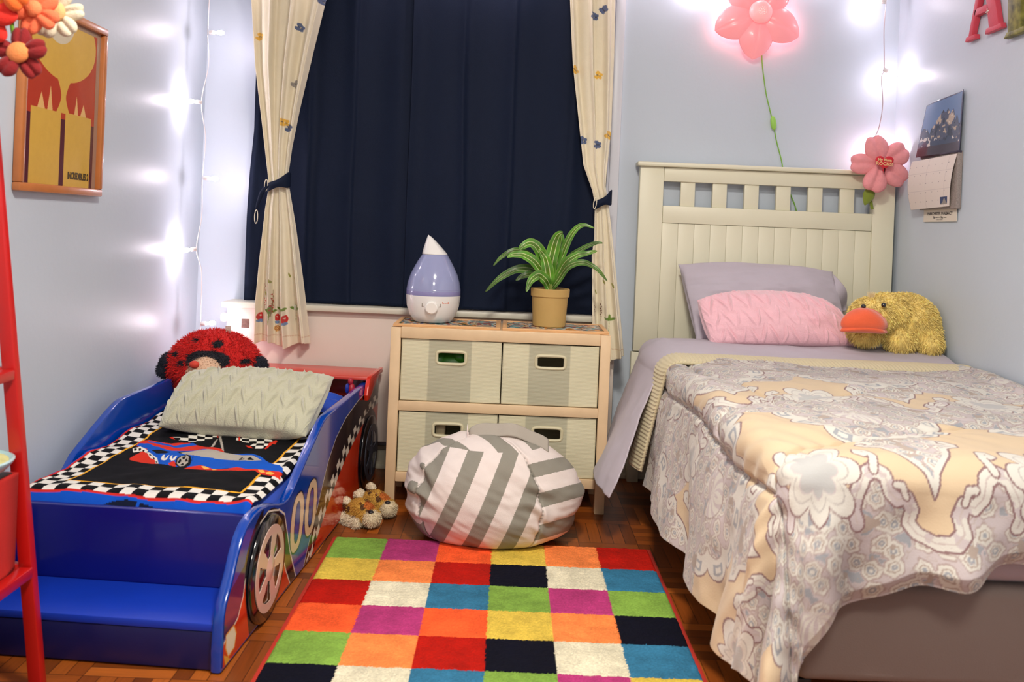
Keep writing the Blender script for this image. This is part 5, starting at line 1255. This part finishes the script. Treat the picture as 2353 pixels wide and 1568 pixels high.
# ================================================================ WALL LETTERS
def letter(name, pts_list, mt, label, y, z, depth=.02):
    mb = MB()
    for pts in pts_list: mb.prism(pts, depth, RW(y, z, 1.5535), bev=.004)
    o = mb.to(name, mt); return tag(o, label, 'wall letter', 'decorative wooden letters')
am = mat('letter_coral', (206, 66, 84), .5, noise=.06, nscale=50, bump=.15, bscale=200)
# A drawn as: thin left stroke, thick right stroke, bar, serifs (x to the right, y up, metres)
Apts = [[(-.112, 0), (-.045, 0), (-.052, .014), (-.066, .022), (-.035, .105), (.022, .105), (.040, .022), (.022, .014), (.018, 0), (.115, 0), (.110, .014), (.098, .022), (.020, .262), (-.014, .262), (-.092, .022), (-.106, .014)]]
# window of the A is cut by building it from pieces instead
Ap = [[(-.112, 0), (-.045, 0), (-.050, .016), (-.106, .016)], [(-.092, .012), (-.068, .012), (.014, .262), (-.014, .262)], [(-.060, .075), (.035, .075), (.030, .100), (-.055, .100)],
      [(.040, .012), (.100, .012), (.022, .262), (-.022, .262)], [(.015, 0), (.118, 0), (.110, .018), (.022, .018)]]
Al = letter('wall_letter', Ap, am, 'coral pink wooden letter A with a small cross mark on the right wall', 2.955, 1.703)
Al.data.transform(Matrix.Identity(4))
for R_ in (.0, PI/2): MB().box(-.010, .010, -.0018, .0018, 0, .001, 0, RW(2.925, 1.775, 1.5330) @ Matrix.Rotation(R_+.1, 4, 'Z')).to('cross_mark', mat('mark_white', (240, 220, 210), .6), Al, False)
gm = mat('letter_green_gold', (128, 124, 56), .5, noise=.75, nscale=38)
Np = [[(-.12, 0), (.0, 0), (-.012, .018), (-.105, .018)], [(-.098, .012), (-.030, .012), (-.035, .262), (-.112, .262)], [(-.085, .262), (-.035, .262), (.10, 0), (.06, 0)], [(.062, 0), (.10, 0), (.10, .262), (.074, .262)], [(.04, .246), (.13, .246), (.13, .262), (.04, .262)]]
letter('wall_letter', Np, gm, 'olive green and gold patterned wooden letter cut off by the frame beside the coral A', 2.70, 1.662, .022)
# ================================================================ FRAMED POSTER
ps = thing('framed_poster', 'wood-framed red and yellow poster on the left wall', 'framed poster', (XL, 2.5, 1.05))
PY0, PY1, PZ0, PZ1 = 2.262, 2.722, 1.045, 1.555
fw = mat('frame_wood', (190, 116, 62), .35, noise=.12, nscale=20, coat=.2)
for a in ((PY0, PY1, PZ0, PZ0+.022), (PY0, PY1, PZ1-.022, PZ1), (PY0, PY0+.022, PZ0+.022, PZ1-.022), (PY1-.022, PY1, PZ0+.022, PZ1-.022)):
    MB().box(XL+.001, XL+.022, a[0], a[1], a[2], a[3], .004).to('frame_rail', fw, ps)
nY, nZ = 320, 360
p = np.linspace(0, 1, nY)[:, None]+0*np.linspace(0, 1, nZ)[None, :]; q = np.linspace(0, 1, nZ)[None, :]+0*p
C = np.zeros((nY, nZ, 3))+np.array((176, 58, 34.)); dk_ = np.clip((.45-q)/.45, 0, 1)[..., None]; C = C*(1-dk_*.0)
C[q < .40] = (84, 30, 40)
YL = (210, 168, 74)
dd = ((p-.50)/.43)**2+((q-.87)/.245)**2; C[dd < 1] = YL; d3 = ((p-.42)/.20)**2+((q-.99)/.15)**2; C[d3 < 1] = (208, 196, 170)
wq = .030+.060*np.abs((q-.535)/.10)**1.5; C[(np.abs(p-.50) < wq) & (q > .435) & (q < .645)] = YL
for pc, w_, h_ in ((.22, .05, .10), (.78, .05, .09), (.33, .035, .15), (.68, .03, .13)): C[(np.abs(p-pc) < w_*(1-(q-.43)/h_)) & (q > .43) & (q < .43+h_)] = (222, 176, 110)
C[(q < .435) & (q > .0) & (p > .10) & (p < .475)] = YL; C[(q < .445) & (p > .535) & (p < .90)] = YL
C[(p > .945) | (p < .055) | (q > .97)] = (158, 128, 108)
P = np.stack([XL+.008+0*p, PY0+.022+(PY1-PY0-.044)*p, PZ0+.022+(PZ1-PZ0-.044)*q], -1)
me = grid(P); setcol(me, C.reshape(-1, 3)); po = obj('print', me, mat('poster_print', attr=True, rough=.25, coat=.3, noise=.04, nscale=60), ps)
put_text('lettering', 'INCREDIBLES 2', .030, LW(2.592, 1.098, XL+.0085) @ Matrix.Diagonal((.62, .9, 1, 1)), mat('ink_olive', (70, 54, 24), .6), po, .0003, .0012)
# ================================================================ EASEL
ez = thing('red_easel', 'red painted wooden easel frame with an open tray and cloth bin, at the left edge', 'easel', (-1.08, 1.6, 0))
rd = mat('easel_red', (186, 20, 16), .35, coat=.15, noise=.06, nscale=10)
def beam(p, q_, w, d, name, m=rd, par=ez, bev=.003):
    p, q_ = Vector(p), Vector(q_); L = (q_-p).length; M = Matrix.Translation(p) @ (q_-p).to_track_quat('Z', 'Y').to_matrix().to_4x4()
    return MB().box(-w/2, w/2, -d/2, d/2, 0, L, bev, M).to(name, m, par)
for yb in (1.86, 1.32):
    beam((-.945, yb, 0), (-1.108, yb, 1.30), .022, .028, 'leg'); beam((-1.245, yb, 0), (-1.13, yb, 1.30), .022, .028, 'leg')
for z, x in ((1.27, -1.098), (.655, -1.025), (.248, -.971)):
    beam((x, 1.335, z), (x, 1.845, z), .028, .022, 'crossbar')
for z, x in ((.655, -1.185), (.248, -1.222)): beam((x, 1.335, z), (x, 1.845, z), .028, .022, 'crossbar')
for z in (.655, .248): beam((-1.02 if z > .5 else -.975, 1.86, z+.0), (-1.185 if z > .5 else -1.22, 1.86, z), .020, .026, 'side_brace')
# cloth bin
P = np.zeros((40, 24, 3)); 
ctr = [(-.995, 1.36), (-.995, 1.84), (-1.19, 1.84), (-1.19, 1.36)]
for i in range(40):
    f = i/40*4; k = int(f); g = f-k; a, b_ = ctr[k], ctr[(k+1) % 4]
    for j in range(24):
        h = j/23; x = a[0]+(b_[0]-a[0])*g; y = a[1]+(b_[1]-a[1])*g; sgx = .018*math.sin(h*PI)
        P[i, j] = (x+(sgx if k == 0 else 0)+(-.045*(h) if k in (0,) else 0)*0, y, .255+.20*h)
        if a[0] > -1.0 and k == 0: P[i, j, 0] = -.992-.016*h+.006*math.sin(g*9)
obj('cloth_bin', solid(grid(P, wrapu=True), .004), mat('bin_red_cloth', (186, 30, 22), .8, noise=.08, nscale=10, bump=.2, bscale=200), ez)
MB().box(-1.185, -1.005, 1.37, 1.83, .256, .262).to('bin_floor', mat('bin_red_cloth'), ez, False)
bw = thing('shallow_bowl', 'pale blue rimmed dish with yellowish contents on top of the red cloth bin', 'dish', (-1.045, 1.75, .455))
MB().lathe([(0, 0), (.05, .0), (.085, .014), (.098, .030), (.099, .034), (.094, .036), (.08, .022), (0, .012)], (-1.078, 1.775, .458), 48).to('dish', mat('dish_blue', (170, 206, 210), .3, coat=.4), bw)
MB().lathe([(0, .034), (.06, .036), (.088, .031), (.088, .025), (0, .015)], (-1.078, 1.775, .458), 40).to('contents', mat('pale_yellow_lump', (206, 204, 140), .7, noise=.25, nscale=60, bump=.6, bscale=80), bw)
MB().box(-1.18, -1.0, 1.65, 1.83, .4555, .458, .001).to('lid', mat('dark_lid', (60, 50, 44), .5), bw)
# ================================================================ PLUSH FLOWERS, TOP LEFT
g = 'plush flowers tied to the red easel'
gst = mat('stem_green_plush', (110, 160, 40), .9)
FY = 1.62
def pl(cx, cz, cy, R, pr, n, rot, col, cen, label, seed, f=(.15, -1, .1), stem=None):
    t, M = plush_flower('plush_flower', cx, cy, cz, R, pr, n, rot, col, cen, label, 'plush flower', f, group=g, depth=.012, seed=seed)
    if stem: MB().tube(smooth_path(stem), .0035, 8).to('stem', gst, t)
    return t
pl(-.903, 1.280, 1.62, .026, .022, 5, .35, (128, 10, 14), (226, 134, 70), 'dark red plush flower with an orange centre hanging lowest at the top left', 1, stem=[(-.913, 1.625, 1.295), (-.925, 1.63, 1.33), (-.95, 1.66, 1.38), (-1.098, 1.70, 1.30)])
pl(-.955, 1.345, 1.60, .027, .028, 5, .1, (212, 34, 18), (190, 30, 20), 'bright red plush flower at the left edge above the dark red one', 2, stem=[(-.955, 1.612, 1.345), (-1.0, 1.66, 1.36), (-1.098, 1.68, 1.30)])
pl(-.890, 1.365, 1.64, .021, .024, 5, .7, (236, 110, 70), (240, 130, 80), 'salmon orange plush flower beside the poster frame', 3, stem=[(-.892, 1.655, 1.365), (-.95, 1.70, 1.40), (-1.098, 1.72, 1.30)])
pl(-.878, 1.372, 1.69, .028, .022, 6, .2, (214, 204, 178), (220, 170, 110), 'cream plush flower behind the salmon one', 4, stem=[(-.88, 1.70, 1.372), (-.96, 1.73, 1.41), (-1.098, 1.74, 1.30)])
pl(-.925, 1.395, 1.60, .026, .026, 5, .5, (222, 96, 26), (120, 90, 30), 'burnt orange plush flower cut off by the top of the picture', 5, stem=[(-.93, 1.612, 1.395), (-.99, 1.66, 1.42), (-1.098, 1.76, 1.30)])
# ================================================================ STRIPED BAG BEHIND BED
n, m = 60, 50; P = np.zeros((n, m, 3))
for i in range(n):
    a = 2*PI*i/n
    for j in range(m):
        h = j/(m-1); r = (math.sin(h*PI)**.5)*(1-.35*h); cr = 1+.10*math.sin(a*7+h*5)+.06*math.sin(a*13-h*9)
        P[i, j] = (.523+.055*r*cr*math.cos(a)+.035*h, 3.46+.045*r*cr*math.sin(a), .165+.245*h+.01*math.sin(a*3)*r)
me = grid(P, wrapu=True); Q = coords(me); C = np.tile(np.array((176, 172, 160), float), (len(Q), 1)); C[(np.sin((Q[:, 0]*.8+Q[:, 2]*.25+.01*np.sin(Q[:, 2]*30))*420) > .1)] = (126, 120, 112); setcol(me, C)
tag(obj('striped_bag', me, mat('sheer_striped', attr=True, rough=.4, alpha=.8)), 'sheer grey striped bag slumped between the radiator cover and the lavender sheet', 'bag')
print('SCENE BUILT', len(bpy.data.objects))
